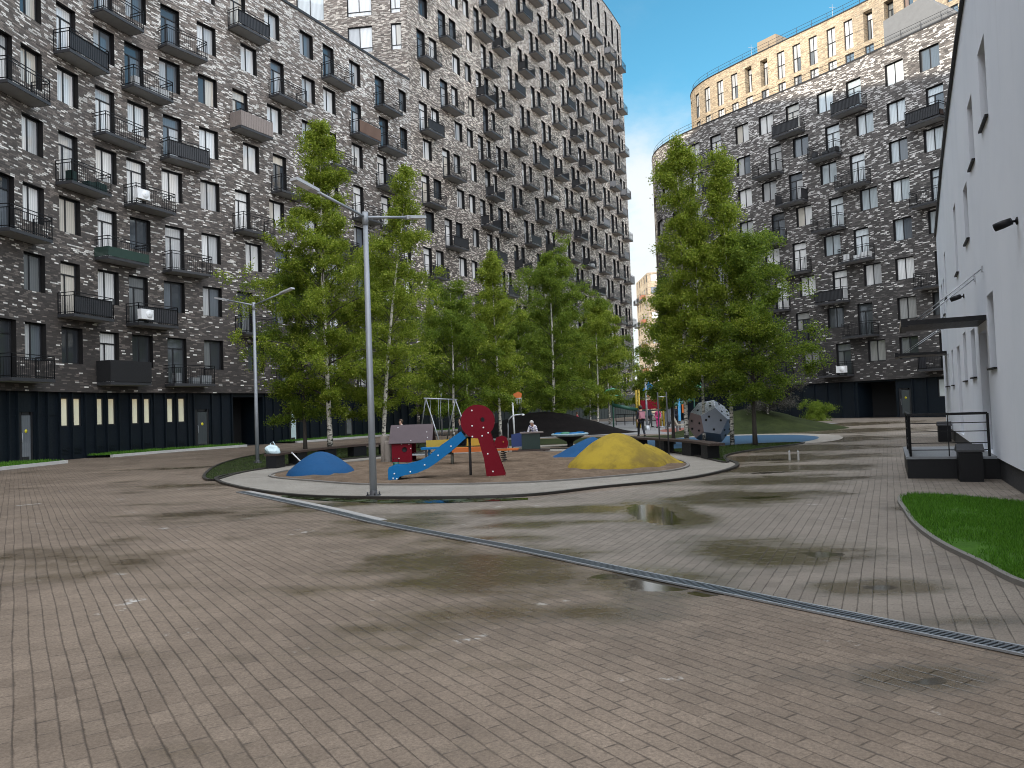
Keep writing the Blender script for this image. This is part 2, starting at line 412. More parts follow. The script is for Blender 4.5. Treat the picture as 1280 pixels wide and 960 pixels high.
M['yellow'] = plain('yellow_rubber', (.30, .215, .022), .85, 0, .35, 1.6, .5, .25)
M['red'] = plain('dark_red_panel', (.150, .0015, .010), .55, 0, .12, 3, 0, .15)
M['blue'] = plain('bright_blue_panel', (.003, .140, .36), .5, 0, .12, 3, 0, .18)
M['orange'] = plain('orange_panel', (.50, .12, .012), .5)
M['yellowpaint'] = plain('yellow_panel', (.42, .29, .025), .5)
M['plumroof'] = plain('plum_grey_roof', (.075, .055, .060), .6, 0, .2, 3, 0, .3)
M['green'] = plain('dark_green_panel', (.004, .022, .017), .45)
M['mint'] = plain('mint_plastic', (.12, .55, .33), .35)
def white_render():
    k = N('white_render')
    pos = k.n('ShaderNodeNewGeometry').outputs['Position']
    a = k.noise(pos, .5, 5, .6); b2 = k.noise(pos, 60, 3, .6)
    st = k.n('ShaderNodeMapping', ins={'Vector': pos, 'Scale': (3, 3, .25)}); s2 = k.noise(st, 1.0, 4, .6)
    c = k.mix(k.maprange(a, .35, .7, 0, 1), (.84, .885, .96, 1), (.775, .825, .905, 1))
    c = k.mix(k.maprange(s2, .58, .8, 0, .12), c, (.42, .44, .47, 1))
    b = k.n('ShaderNodeBump', ins={'Strength': .2, 'Height': b2, 'Distance': .004})
    return k.done(k.bsdf(Base_Color=c, Roughness=.85, Normal=b))
M['render'] = white_render()
def lit(name, col, e):
    k = N(name)
    tc = k.n('ShaderNodeTexCoord').outputs['Object']
    fold = k.n('ShaderNodeTexWave', wave_type='BANDS', bands_direction='X', ins={'Vector': tc, 'Scale': 4.5, 'Distortion': 2.0, 'Detail': 2})
    z = k.n('ShaderNodeSeparateXYZ', ins={0: tc}).outputs[2]
    c = k.mix(k.maprange(fold.outputs[1], 0, 1, 0, .5), c4(col), c4([x * .45 for x in col]))
    warm = k.mix(k.maprange(z, .9, 1.5, 0, .6), c, (.9, .55, .12, 1))
    p = k.bsdf(Base_Color=c, Roughness=.4); k.set(p, 'Emission Color', warm); k.set(p, 'Emission Strength', e)
    return k.done(p)
M['litcurtain'] = lit('lit_curtain', (.72, .70, .52), .16)

M['greykerb'] = plain('grey_kerb', (.17, .16, .145), .8, 0, .25, 5, .3)

def worn_yellow():
    k = N('worn_yellow_rubber'); pos = k.n('ShaderNodeNewGeometry').outputs['Position']
    a = k.noise(pos, 1.1, 6, .7); b2 = k.noise(pos, 30, 4, .7); z = k.n('ShaderNodeSeparateXYZ', ins={0: pos}).outputs[2]
    c = k.mix(k.maprange(a, .38, .62, 0, 1), (.34, .245, .026, 1), (.22, .16, .022, 1))
    c = k.mix(k.math('MULTIPLY', k.maprange(a, .5, .72, 0, .8), k.maprange(z, .75, .15, 0, 1)), c, (.13, .085, .03, 1))
    c = k.mix(k.maprange(b2, .55, .8, 0, .5), c, (.12, .09, .02, 1))
    b = k.n('ShaderNodeBump', ins={'Strength': .5, 'Height': b2, 'Distance': .01})
    p = k.bsdf(Base_Color=c, Roughness=.85, Normal=b); k.set(p, 'Specular IOR Level', .2); return k.done(p)
M['yellow'] = worn_yellow()
# ------------------------------------------------------------------ facades
class Line:
    """plan polyline with arc length; side=+1 when the outside is on the right of travel"""
    def __init__(s, pts, side):
        s.p = np.array(pts, float); s.side = side
        s.L = np.r_[0, np.cumsum(np.linalg.norm(np.diff(s.p, axis=0), axis=1))]
    def P(s, u):
        i = int(np.clip(np.searchsorted(s.L, u) - 1, 0, len(s.p) - 2))
        t = (u - s.L[i]) / (s.L[i + 1] - s.L[i])
        return s.p[i] + t * (s.p[i + 1] - s.p[i])
    def T(s, u):
        i = int(np.clip(np.searchsorted(s.L, u) - 1, 0, len(s.p) - 2))
        d = s.p[i + 1] - s.p[i]; return d / np.linalg.norm(d)
    def Nn(s, u):
        t = s.T(u); return np.array([t[1], -t[0]]) * s.side
    def chord(s, a, b):
        """mid point, outward normal, width"""
        A, B = s.P(a), s.P(b); d = B - A; w = np.linalg.norm(d); d = d / w
        return (A + B) / 2, np.array([d[1], -d[0]]) * s.side, w
    def resample(s, step):
        n = max(2, int(s.L[-1] / step)); us = np.linspace(0, s.L[-1], n + 1)
        return Line([s.P(u) for u in us], s.side)
    def offset(s, d):
        t = np.gradient(s.p, axis=0); t /= np.linalg.norm(t, axis=1)[:, None]
        n = np.c_[t[:, 1], -t[:, 0]] * s.side
        return Line(s.p + n * d, s.side)
    def sub(s, a, b):
        us = [a] + [u for u in s.L if a + 1e-3 < u < b - 1e-3] + [b]
        l = Line([s.P(u) for u in us], s.side); l.u0 = a; return l

def facade(mb, ln, ua, ub, strips, mi=0, mr=1, inset=0.0):
    """strips: (z0, z1, openings) ; opening: (a, b, za, zb, depth)"""
    def Q(u, z, off=0.0):
        p = ln.P(u) - ln.Nn(u) * inset
        return (p[0], p[1], z)
    for z0, z1, ops in strips:
        br = sorted(set([ua, ub] + [float(u) for u in ln.L if ua + 1e-3 < u < ub - 1e-3] + [x for o in ops for x in o[:2]]))
        br = [x for x in br if ua - 1e-6 <= x <= ub + 1e-6]
        for a, b in zip(br[:-1], br[1:]):
            if b - a < 1e-5: continue
            c = (a + b) / 2
            o = next((o for o in ops if o[0] < c < o[1]), None)
            segs = [(z0, z1)] if o is None else [(z0, o[2]), (o[3], z1)]
            for s0, s1 in segs:
                if s1 - s0 > 1e-4:
                    q = [Q(a, s0), Q(b, s0), Q(b, s1), Q(a, s1)]; uv = [(a, s0), (b, s0), (b, s1), (a, s1)]
                    if ln.side < 0: q = q[::-1]; uv = uv[::-1]
                    mb.face(q, mi, uv)
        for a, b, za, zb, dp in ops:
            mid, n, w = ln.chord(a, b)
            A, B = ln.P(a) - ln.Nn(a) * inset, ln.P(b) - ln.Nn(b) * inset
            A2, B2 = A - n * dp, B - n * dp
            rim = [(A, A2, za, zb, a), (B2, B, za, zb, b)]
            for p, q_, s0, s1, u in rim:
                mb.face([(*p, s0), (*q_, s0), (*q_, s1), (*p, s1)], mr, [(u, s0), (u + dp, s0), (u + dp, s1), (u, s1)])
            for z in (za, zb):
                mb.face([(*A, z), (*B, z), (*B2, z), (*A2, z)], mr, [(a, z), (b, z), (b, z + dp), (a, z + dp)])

def rz_of(n): return math.atan2(-n[0], n[1])

# ---- shared window and balcony meshes (local: x along wall, y outwards, z up; origin bottom centre)
_wc = {}
def window_mesh(w, h, kind, fm='frame'):
    key = (round(w, 2), round(h, 2), kind, fm)
    if key in _wc: return _wc[key]
    f = MB(); p = MB(); t = .065; d = .07
    w -= .01; h -= .01
    f.box((-w / 2 + t / 2, 0, h / 2), (t, d, h)); f.box((w / 2 - t / 2, 0, h / 2), (t, d, h))
    f.box((0, 0, t / 2), (w - 2 * t, d, t)); f.box((0, 0, h - t / 2), (w - 2 * t, d, t))
    x0, x1, z0, z1 = -w / 2 + t, w / 2 - t, t, h - t
    def pane(a, b, c, e): p.face([(b, -.015, c), (a, -.015, c), (a, -.015, e), (b, -.015, e)])
    if kind == 'two':
        f.box((.04, 0, h / 2), (.07, d - .004, h - 2 * t))
        pane(x0, .005, z0, z1); pane(.075, x1, z0, z1)
    elif kind == 'low':      # two lights over a low fixed strip
        zs = z0 + .38
        f.box((0, 0, zs), (w - 2 * t, d - .004, .06)); f.box((.05, 0, (zs + .03 + z1) / 2), (.07, d - .008, z1 - zs - .03))
        pane(x0, x1, z0, zs - .03); pane(x0, .015, zs + .03, z1); pane(.085, x1, zs + .03, z1)
    elif kind == 'door':     # balcony door with transom light
        zs = h - .62
        f.box((0, 0, zs), (w - 2 * t, d - .004, .07)); f.box((.1, 0, (z0 + zs - .035) / 2), (.08, d - .008, zs - .035 - z0))
        pane(x0, x1, zs + .035, z1); pane(x0, .06, z0, zs - .035); pane(.14, x1, z0, zs - .035)
    elif kind == 'tall':
        f.box((0, 0, h * .5), (w - 2 * t, d - .004, .07)); f.box((0, 0, (h * .5 + .035 + z1) / 2), (.06, d - .008, z1 - h * .5 - .035)); f.box((0, 0, (h * .5 - .035 + z0) / 2), (.06, d - .008, h * .5 - .035 - z0))
        for a, b in ((x0, -.03), (.03, x1)): pane(a, b, z0, h * .5 - .035); pane(a, b, h * .5 + .035, z1)
    else:
        pane(x0, x1, z0, z1)
    _wc[key] = (f, p); return _wc[key]
_mc = {}
class Building:
    def __init__(s, name, label, cat, loc):
        s.root = empty(name, loc, label, cat); s.loc = Vector(loc); s.items = []; s.balc = []
    def wall(s, name, mb, mats): return mb.build(name, mats, s.root, shift=s.loc)
    def win(s, ln, a, b, z0, z1, kind, inset, pane='pane', off=0.0, fm='frame'):
        mid, n, w = ln.chord(a, b)
        mid = mid - n * (inset + off)
        s.items.append((Vector((mid[0], mid[1], z0)), rz_of(n), w, z1 - z0, kind, pane, fm))
    def bal(s, ln, u, z, kind=0, w=2.95, extra=None):
        n = ln.Nn(u); p = ln.P(u)
        s.balc.append((Vector((p[0], p[1], z)), rz_of(n), kind, w, extra))
    @staticmethod
    def key(p):
        x, y = proj(p); inside = -60 < x < 1340 and -40 < y < 1000
        return (0 if inside else 1, p.length)
    def finish(s):
        s.items.sort(key=lambda t: s.key(t[0])); s.balc.sort(key=lambda t: s.key(t[0]))
        rest = MB(); restp = MB()
        for i, (loc, rz, w, h, kind, pane, fm) in enumerate(s.items):
            w = round(w * 20) / 20; h = round(h * 20) / 20
            f, p = window_mesh(w, h, kind, fm)
            if i < 100:
                k = (w, h, kind, pane, fm)
                if k not in _mc: _mc[k] = (f.mesh('window', M[fm]), p.mesh('pane', M[pane]))
                a, b = _mc[k]
                wo = mobj('window', a, s.root, loc - s.loc, rz); mobj('pane', b, wo)
            else:
                T = Matrix.Translation(loc - s.loc) @ Matrix.Rotation(rz, 4, 'Z')
                for src, dst, mi in ((f, rest, 0), (p, rest, 1)):
                    base = len(dst.v); dst.v += [tuple(T @ Vector(v)) for v in src.v]
                    dst.f += [[base + j for j in q] for q in src.f]; dst.m += [mi] * len(src.f); dst.uv += src.uv; dst.sm += src.sm
        if rest.v:
            tag(rest.build('window', [M['frame'], M['pane']], s.root), kind='stuff')
        restb = MB()
        for i, (loc, rz, kind, w, extra) in enumerate(s.balc):
            slab, rail = balcony_mesh(kind, w)
            if i < 100:
                k = ('b', kind, w)
                if k not in _mc: _mc[k] = (slab.mesh('balcony', [M['charcoal'], M['underside']]), rail.mesh('railing', [M['black'], M['charcoal']]))
                bo = mobj('balcony', _mc[k][0], s.root, loc - s.loc, rz); mobj('railing', _mc[k][1], bo)
                if extra: extra(bo, w)
            else:
                T = Matrix.Translation(loc - s.loc) @ Matrix.Rotation(rz, 4, 'Z')
                for src in (slab, rail):
                    base = len(restb.v); restb.v += [tuple(T @ Vector(v)) for v in src.v]
                    restb.f += [[base + j for j in q] for q in src.f]; restb.m += [0 if src is slab and q == 0 else q for q in src.m]; restb.uv += src.uv; restb.sm += src.sm
        if restb.v: tag(restb.build('balcony', [M['charcoal'], M['underside']], s.root), kind='stuff')
_bc = {}
def balcony_mesh(kind, w, D=1.0):
    if (kind, w) in _bc: return _bc[(kind, w)]
    s = MB(); r = MB(); x = w / 2
    # shallow steel tray: deck, lighter soffit set in a dark rim
    s.box((0, D / 2 - .02, .13), (w - .02, D, .06))
    s.box((0, D - .03, .115), (w, .05, .15)); s.box((-x + .025, D / 2 - .045, .115), (.05, D - .02, .15)); s.box((x - .025, D / 2 - .045, .115), (.05, D - .02, .15))
    s.box((0, D / 2 - .03, .062), (w - .12, D - .08, .06), mi=1)
    top = 1.28; z0 = .19
    def side(a, b):
        a = Vector(a); b = Vector(b); L = (b - a).length; n = max(2, int(L / .125))
        for z in (top, top - .16, z0 + .09): r.beam(a + Vector((0, 0, z)), b + Vector((0, 0, z)), .035, .035)
        for i in range(n + 1):
            p = a.lerp(b, i / n); t = .035 if i in (0, n) else .014
            r.box((p.x, p.y, (z0 + top) / 2 + (-.0 if i in (0, n) else -.08)), (t, t, top - z0 - (0 if i in (0, n) else .16)))
    y1 = D - .03
    side((-x + .03, .02, 0), (-x + .03, y1, 0)); side((-x + .03, y1, 0), (x - .03, y1, 0)); side((x - .03, y1, 0), (x - .03, .02, 0))
    if kind == 1:   # dim sheet behind the bars
        r.box((0, y1 - .03, .70), (w - .1, .012, .85), mi=1)
    if kind == 2:
        r.box((-x + .06, D / 2, .70), (.012, D - .1, .85), mi=1); r.box((x - .06, D / 2, .70), (.012, D - .1, .85), mi=1)
    _bc[(kind, w)] = (s, r); return s, r
def cover(mat, label, slats=True, h=.98, corner=None):
    def fn(bo, w):
        m_ = MB(); D = 1.0; x = w / 2
        def run(a, b):
            a = Vector(a); b = Vector(b); n = max(2, int((b - a).length / .14))
            if not slats: m_.beam(a + Vector((0, 0, .20 + h / 2)), b + Vector((0, 0, .20 + h / 2)), .02, h); return
            for i in range(n):
                m_.beam(a.lerp(b, (i + .06) / n) + Vector((0, 0, .20 + h / 2)), a.lerp(b, (i + .94) / n) + Vector((0, 0, .20 + h / 2)), .018, h)
        run((-x, D + .012, 0), (x, D + .012, 0))
        if corner is None: run((-x - .012, .03, 0), (-x - .012, D, 0)); run((x + .012, .03, 0), (x + .012, D, 0))
        o = m_.build('balcony_cover', mat, bo); tag(o, label)
        if corner is not None:
            m2 = MB(); m2.beam((-x - .012, .03, .20 + h / 2), (-x - .012, D, .20 + h / 2), .02, h); tag(m2.build('balcony_cover', corner, bo), 'orange side sheet of the balcony')
    return fn
def aircon(xo=.6, onrail=True):
    def fn(bo, w):
        b = MB(); b.box((xo, .97 + .22, .62), (.82, .30, .56)); b.lathe([(.22, 0), (.21, .02), (0.02, .02)], (0, 0, 0), 16)
        # fan ring turned to face outwards
        n = len(b.v) - 48
        for i in range(n, len(b.v)): x_, y_, z_ = b.v[i]; b.v[i] = (xo - .12 + x_, 1.34 + z_ + .001, .62 + y_)
        tag(b.build('air_conditioner', M['whitepaint'], bo), 'pale air conditioner box hung on the railing')
    return fn
def boxes(mat, lab):
    def fn(bo, w):
        for c_, d_ in (((-.95, .55, .45), (.7, .45, .5)), ((-.2, .6, .38), (.5, .4, .36)), ((.9, .5, .52), (.35, .35, .62))):
            b = MB(); b.box(c_, d_); tag(bevel(b.build('storage_box', mat, bo), .02), lab)
    return fn

# ------------------------------------------------------------------ left blocks
CL = [(-24.2, 20), (-23.7, 28), (-23.3, 34), (-22.6, 39.6), (-20.9, 44.6), (-18.0, 49.6), (-14.0, 57.3), (-9.4, 66.3), (-3.2, 77.6), (3.7, 91.3), (13.2, 109.1), (16.5, 115.3), (19.6, 122)]
LN = Line(spline(CL, 24), 1).resample(1.55)
FH = 3.38; Z0 = 3.80; HEAD = 2.80; SILL = .95
UB = 51.9
def fl(k): return Z0 + FH * k + .18
def row_ops(wins, k, ub=None):
    ops = []
    for kind, a, b in wins:
        f = fl(k); ops.append((a, b, f if kind == 'door' else f + SILL, f + HEAD, .36))
    return ops
low = Building('apartment_building', 'curved dark brick apartment block on the left above a navy ground floor', 'apartment building', (-19.0, 48.0, 0))
W_, D_ = 1.42, 1.30
covers = {}
mb = MB(); strips = []
strips.append((3.45, Z0, []))
EVEN_D = [9.4, 15.25, 22.1, 26.7, 35.4, 44.2]; EVEN_W = [6.6, 12.0, 17.15, 19.6, 24.35, 29.3, 32.75, 38.6, 40.95, 47.6]
ODD_D = [11.6, 19.55, 24.15, 31.9, 40.95, 47.5]; ODD_W = [6.6, 8.9, 14.2, 17.15, 22.1, 26.6, 29.3, 35.0, 38.5, 44.2]
rb = random.Random(3)
for k in range(8):
    ds, ws = (EVEN_D, EVEN_W) if k % 2 == 0 else (ODD_D, ODD_W)
    ds = list(ds); ws = list(ws)
    if k % 2 == 0: ds.append(47.9); ws.remove(47.6)
    wl = [('door', u - D_ / 2, u + D_ / 2) for u in ds] + [('two', u - W_ / 2, u + W_ / 2) for u in ws] + [('two', 50.2, 51.3)]
    top = Z0 + FH * (k + 1)
    strips.append((Z0 + FH * k, top if k < 7 else 31.75, row_ops(wl, k)))
    for kind, a, b in wl:
        low.win(LN, a, b, fl(k) if kind == 'door' else fl(k) + SILL, fl(k) + HEAD, kind, .29, 'pane' if k > 1 or rb.random() < .4 else 'pane_dark')
    for u in ds:
        ex = None; kd = rb.choice([0, 0, 0, 0, 0, 0, 1, 2])
        if k == 5 and abs(u - 31.9) < .3: ex = cover(M['cover_grey'] if 'cover_grey' in M else plain('weathered_boards', (.25, .21, .19), .7, 0, .3, 20), 'balcony clad in weathered pinkish grey boards')
        if k == 6 and abs(u - 44.2) < .3: ex = cover(plain('brown_boards', (.13, .075, .05), .6, 0, .3, 20), 'balcony clad in brown boards', corner=plain('orange_sheet', (.35, .085, .012), .5))
        if k == 0 and abs(u - 22.1) < .3: ex = cover(plain('black_sheet', (.008, .008, .009), .8), 'balcony wrapped in black cloth', False, 1.15)
        if k == 2 and abs(u - 22.1) < .3: ex = cover(plain('green_glass', (.03, .055, .045), .15), 'balcony with dark green side sheet', False, .5)
        if k == 1 and abs(u - 24.15) < .3: ex = aircon(1.1)
        if k == 0 and abs(u - 26.7) < .3: ex = boxes(M['steel'], 'grey boxes stored on the balcony')
        if k == 5 and abs(u - 24.15) < .3: ex = boxes(plain('pale_box', (.45, .46, .46), .6), 'pale boxes stored on the balcony')
        if k == 5 and abs(u - 47.5) < .3: ex = aircon(-.6)
        if k == 3 and abs(u - 24.15) < .3: ex = aircon(1.2)
        if k == 3 and abs(u - 19.55) < .3: ex = boxes(M['green'], 'dark green boxes stored on the balcony')
        low.bal(LN, u + .50, Z0 + FH * k, kd, 2.8, ex)
facade(mb, LN, 0, UB, strips, 0, 1)
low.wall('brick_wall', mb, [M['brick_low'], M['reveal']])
# ground floor: recessed navy cladding
gf = MB()
gwin = [(19.05, 19.6), (19.87, 20.42), (21.4, 21.9), (22.15, 22.68), (23.75, 24.25), (24.55, 25.05), (26.1, 26.6), (26.85, 27.38)]
gops = [(a, b, 1.68, 3.2, .1) for a, b in gwin] + [(16.3, 17.28, .02, 2.45, .12), (28.0, 29.05, .02, 2.45, .12), (30.9, 33.5, .02, 3.2, 2.2), (35.9, 36.8, .02, 2.5, .12), (42, 43, .02, 2.45, .12)]
facade(gf, LN, 0, UB, [(0, 3.46, gops)], 0, 0, .28)
for u in np.arange(.6, 52, 1.05): pass
fins = [4, 6, 8, 10, 11.5, 13, 14.0, 14.9, 15.6, 16.15, 17.45, 18.1, 18.9, 19.73, 20.6, 21.28, 22.03, 22.85, 23.6, 24.4, 25.2, 25.95, 26.73, 27.5, 27.9, 29.2, 29.95, 30.75, 33.65, 34.4, 35.2, 35.8, 36.9] + [38 + 1.05 * i for i in range(4)] + [43.1 + 1.05 * i for i in range(9)]
for u in fins:
    n = LN.Nn(u); p = LN.P(u) - n * .21
    gf.box((p[0], p[1], 1.725), (.07, .14, 3.45), rz_of(n))
for a, b in zip(fins[:-1], fins[1:]):                      # rails across the blind panels
    if any(o[0] < b and o[1] > a for o in gops) or b - a > 1.6: continue
    mid, n, w = LN.chord(a + .04, b - .04); mid = mid - n * .262
    gf.box((mid[0], mid[1], 2.3), (w, .03, .035), rz_of(n))
for a, b in gwin:                                        # floor-level grilles under the windows
    mid, n, w = LN.chord(a, b); mid = mid - n * .27
    for i in range(5): gf.box((mid[0], mid[1], .30 + i * .07), (w * .9, .03, .03), rz_of(n))
pr = []
for u in [float(x) for x in LN.L if x < UB] + [UB]:       # soffit between brick and cladding
    n = LN.Nn(u); p = LN.P(u); pr.append((p, p - n * .3))
for (a, b), (c, d) in zip(pr[:-1], pr[1:]): gf.face([(*a, 3.45), (*c, 3.45), (*d, 3.45), (*b, 3.45)])
low.wall('ground_floor', gf, [M['navy']])
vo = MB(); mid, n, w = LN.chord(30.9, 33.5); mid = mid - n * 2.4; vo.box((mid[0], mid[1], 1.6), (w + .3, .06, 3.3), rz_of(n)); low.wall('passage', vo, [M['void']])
def strip_window(bld, ln, a, b, z0, z1, mat, off, name='window', ypos=-.0):
    mid, n, w = ln.chord(a, b); mid = mid - n * off
    f, p = window_mesh(round(w - .005, 2), z1 - z0 - .005, 'one')
    wo = f.build(name, M['frame'], bld.root, Vector((mid[0], mid[1], z0 + .002)) - bld.loc, rz_of(n)); p.build('pane', mat, wo)
for a, b in gwin: strip_window(low, LN, a, b, 1.68, 3.2, M['litcurtain'], .34)
def glass_door(bld, ln, a, b, z1, off, glass, frame='frame', dot=True):
    mid, n, w = ln.chord(a, b); mid = mid - n * off
    d = MB(); h = z1 - .02; t = .12
    d.box((-w / 2 + t / 2, 0, h / 2), (t, .06, h)); d.box((w / 2 - t * .9, 0, h / 2), (t * 1.8, .06, h)); d.box((0, 0, h - t / 2), (w - .5, .058, t)); d.box((0, 0, .15), (w - .5, .058, .3))
    do = d.build('door', M[frame], bld.root, Vector((mid[0], mid[1], .02)) - bld.loc, rz_of(n))
    g = MB(); g.box((-.05, -.005, h / 2), (w - .3, .02, h - .3)); g.build('door_glass', glass, do)
    hd = MB(); hd.tube([(w / 2 - .2, .05, .95), (w / 2 - .2, .09, .98), (w / 2 - .2, .09, 1.42), (w / 2 - .2, .05, 1.45)], .016, 6); hd.build('handle', M['steel'], do)
    if dot:
        q = MB(); q.lathe([(.0, .004), (.09, .004), (.09, 0)], (0, 0, 0), 16); me = q.mesh('yellow_disc', plain('yellow_sticker', (.70, .62, .03), .4))
        me.transform(Matrix.Translation((-.05, .012, 1.52)) @ Matrix.Rotation(-math.pi / 2, 4, 'X')); mobj('yellow_disc', me, do)
dg = pane_mat('door_pane', [(0, (.16, .18, .20)), (.5, (.10, .12, .14))], .8)
glass_door(low, LN, 16.32, 17.26, 2.45, .34, dg); glass_door(low, LN, 28.02, 29.03, 2.45, .34, M['pane_dark']); glass_door(low, LN, 42.02, 42.98, 2.45, .34, M['pane_dark'])
glass_door(low, LN, 35.92, 36.78, 2.5, .34, plain('bright_poster_glass', (.55, .68, .70), .25), 'frame', False)
# roof edge, roof and the far side of the block
cp = MB(); us = [float(u) for u in LN.L if u < UB] + [UB]
for a, b in zip(us[:-1], us[1:]):
    p, q = LN.P(a), LN.P(b); n = LN.Nn((a + b) / 2)
    cp.beam((*(p - n * .2), 31.85), (*(q - n * .2), 31.85), .52, .2)
low.wall('coping', cp, [M['coping']])
sh = MB()
bk = [LN.P(u) - LN.Nn(u) * 14 for u in us]; fr = [LN.P(u) - LN.Nn(u) * .01 for u in us]
for i in range(len(us) - 1):
    sh.face([(*fr[i], 31.6), (*fr[i + 1], 31.6), (*bk[i + 1], 31.6), (*bk[i], 31.6)])
    sh.face([(*bk[i], 0), (*bk[i + 1], 0), (*bk[i + 1], 31.6), (*bk[i], 31.6)])
low.wall('roof', sh, [M['roof']])
# the taller wing added out of view, its height set to block the sun
WLN = Line([(-25.6, -30), (-25.0, -12), (-24.6, 4), (-24.2, 20)], 1).resample(2)
wg = MB(); ws = []
for k in range(12):
    ops = []
    for j in range(14):
        u = 3.0 + j * 3.3 + (.9 if k % 2 else 0); ops.append((u - .7, u + .7, fl(k) + SILL, fl(k) + HEAD, .24)); low.win(WLN, u - .7, u + .7, fl(k) + SILL, fl(k) + HEAD, 'two', .17)
    ws.append((Z0 + FH * k if k else 0, Z0 + FH * (k + 1) if k < 11 else SHADE_WING_H, ops))
facade(wg, WLN, 0, WLN.L[-1], ws, 0, 0)
e0, e1 = WLN.P(0), WLN.P(WLN.L[-1])
for (a, b) in ((e1, e1 + np.array([-14, .6])), (e1 + np.array([-14, .6]), e0 + np.array([-14, 0])), (e0 + np.array([-14, 0]), e0)):
    L_ = np.linalg.norm(b - a); wg.face([(*a, 0), (*b, 0), (*b, SHADE_WING_H), (*a, SHADE_WING_H)], 0, [(0, 0), (L_, 0), (L_, SHADE_WING_H), (0, SHADE_WING_H)])
wg.face([(*e0, SHADE_WING_H), (*e1, SHADE_WING_H), (*(e1 + np.array([-14, .6])), SHADE_WING_H), (*(e0 + np.array([-14, 0])), SHADE_WING_H)])
low.wall('added_shade_wing', wg, [M['brick_low']])
tw_ = MB(); tw_.box((-38.5, 38.5, 29), (15, 9, 58), R_(-40)); low.wall('added_shade_tower', tw_, [M['brick_low']])  # unseen block added only to keep sun off the set-back face
low.finish()

# ---- tall block
tall = Building('apartment_tower', 'tall grey-brown brick apartment tower crowded with dark balconies, rising behind the trees', 'apartment building', (-3.0, 80.0, 0))
UE = LN.L[-1]; TOP = 62.8
mb = MB(); strips = [(0, 3.45, []), (3.45, Z0, [])]
XC = [65.0, 69.0, 75.45, 81.4, 87.7, 92.75, 98.8, 104.5, 109.6]; YC = [66.3, 72.6, 78.65, 84.6, 90.2, 95.9, 101.6, 107.2]
for k in range(16):
    wl = []; bl = []
    if k % 2:
        wl += [('door', 53.25, 54.55), ('two', 55.2, 56.5), ('two', 59.2, 60.6)]; bl.append(54.6); cs = XC
    else:
        wl += [('two', 53.7, 55.1), ('door', 56.85, 58.15), ('two', 58.8, 60.0), ('two', 62.0, 63.2)]; bl.append(58.2); cs = YC
    if k % 2: wl += [('two', 61.5, 62.7)]
    for c in cs:
        if c + 1.5 > UE: continue
        wl += [('door', c - 1.3, c - .15), ('two', c + .55, c + 1.45)]; bl.append(c)
    strips.append((Z0 + FH * k, Z0 + FH * (k + 1), row_ops(wl, k)))
    for kind, a, b in wl: tall.win(LN, a, b, fl(k) if kind == 'door' else fl(k) + SILL, fl(k) + HEAD, kind, .29, 'pane' if k > 2 else 'pane_dark')
    for c in bl:
        ex = None
        if k == 5 and abs(c - 92.75) < .1 or k == 7 and abs(c - 81.4) < .1: ex = boxes(M['whitepaint'], 'pale things stored on the balcony')
        if k == 4 and abs(c - 101.6) < .1: ex = cover(plain('green_sheet', (.015, .06, .035), .5), 'balcony wrapped in dark green sheet', False)
        tall.bal(LN, c, Z0 + FH * k, rb.choice([0, 0, 0, 0, 1, 2]), 2.65, ex)
ops = []
for c in np.arange(53.4, UE - 1, 3.0):
    ops.append((c - .48, c + .48, 57.7, 61.7, .3)); tall.win(LN, c - .48, c + .48, 57.7, 61.7, 'tall', .24, 'void')
strips.append((Z0 + FH * 16, TOP, ops))
facade(mb, LN, UB, UE, strips)
P0 = LN.P(UB); SB = Line([np.array([-26, 70.5]), P0], 1)           # set-back face above the lower roof
sl = SB.L[-1]; sst = [(0, 34.6 - .2, [])]
for r in range(8):
    z = 34.75 + r * 3.38
    w = [(sl - 5.6, sl - 3.3), (sl - 1.55, sl - .6), (sl - 10.4, sl - 7.8), (sl - 14, sl - 12.4)]
    zt = 2.75 if r != 0 else 2.6
    sst.append((z - .35, z + 3.03 if r < 7 else TOP, [(a, b, z, z + zt - .2, .25) for a, b in w]))
    for i, (a, b) in enumerate(w): tall.win(SB, a, b, z, z + zt - .2, 'low' if i != 2 else 'two', .17, 'pane_sky_reflect' if i == 2 else 'pane')
facade(mb, SB, 0, sl, sst)
e = LN.P(UE); n = LN.Nn(UE - .1); b0 = e - n * 14; b1 = np.array([-26, 70.5]) + np.array([-3, 13])
ch = [(e, b0), (b0, b1), (b1, np.array([-26, 70.5]))]
for a, b in ch:
    L_ = np.linalg.norm(b - a); mb.face([(*a, 0), (*b, 0), (*b, TOP), (*a, TOP)], 0, [(0, 0), (L_, 0), (L_, TOP), (0, TOP)])
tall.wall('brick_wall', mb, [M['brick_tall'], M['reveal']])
rf = MB(); us2 = [UB] + [float(u) for u in LN.L if UB < u < UE] + [UE]
rf.face([(*LN.P(u), TOP - .05) for u in us2] + [(*b0, TOP - .05), (*b1, TOP - .05), (-26, 70.5, TOP - .05)])
tall.wall('roof', rf, [M['roof']])
cp = MB()
for a, b in zip(us2[:-1], us2[1:]):
    p, q = LN.P(a), LN.P(b); n = LN.Nn((a + b) / 2); cp.beam((*(p - n * .17), TOP + .06), (*(q - n * .17), TOP + .06), .42, .14)
tall.wall('coping', cp, [M['coping']])
gm = MB()
for u in np.arange(UB + .5, UE - .5, 1.1):
    n = LN.Nn(u); p = LN.P(u) + n * .05; gm.box((p[0], p[1], 1.7), (1.02, .12, 3.4), rz_of(n))
tall.wall('ground_floor', gm, [M['navy']])
tall.finish()

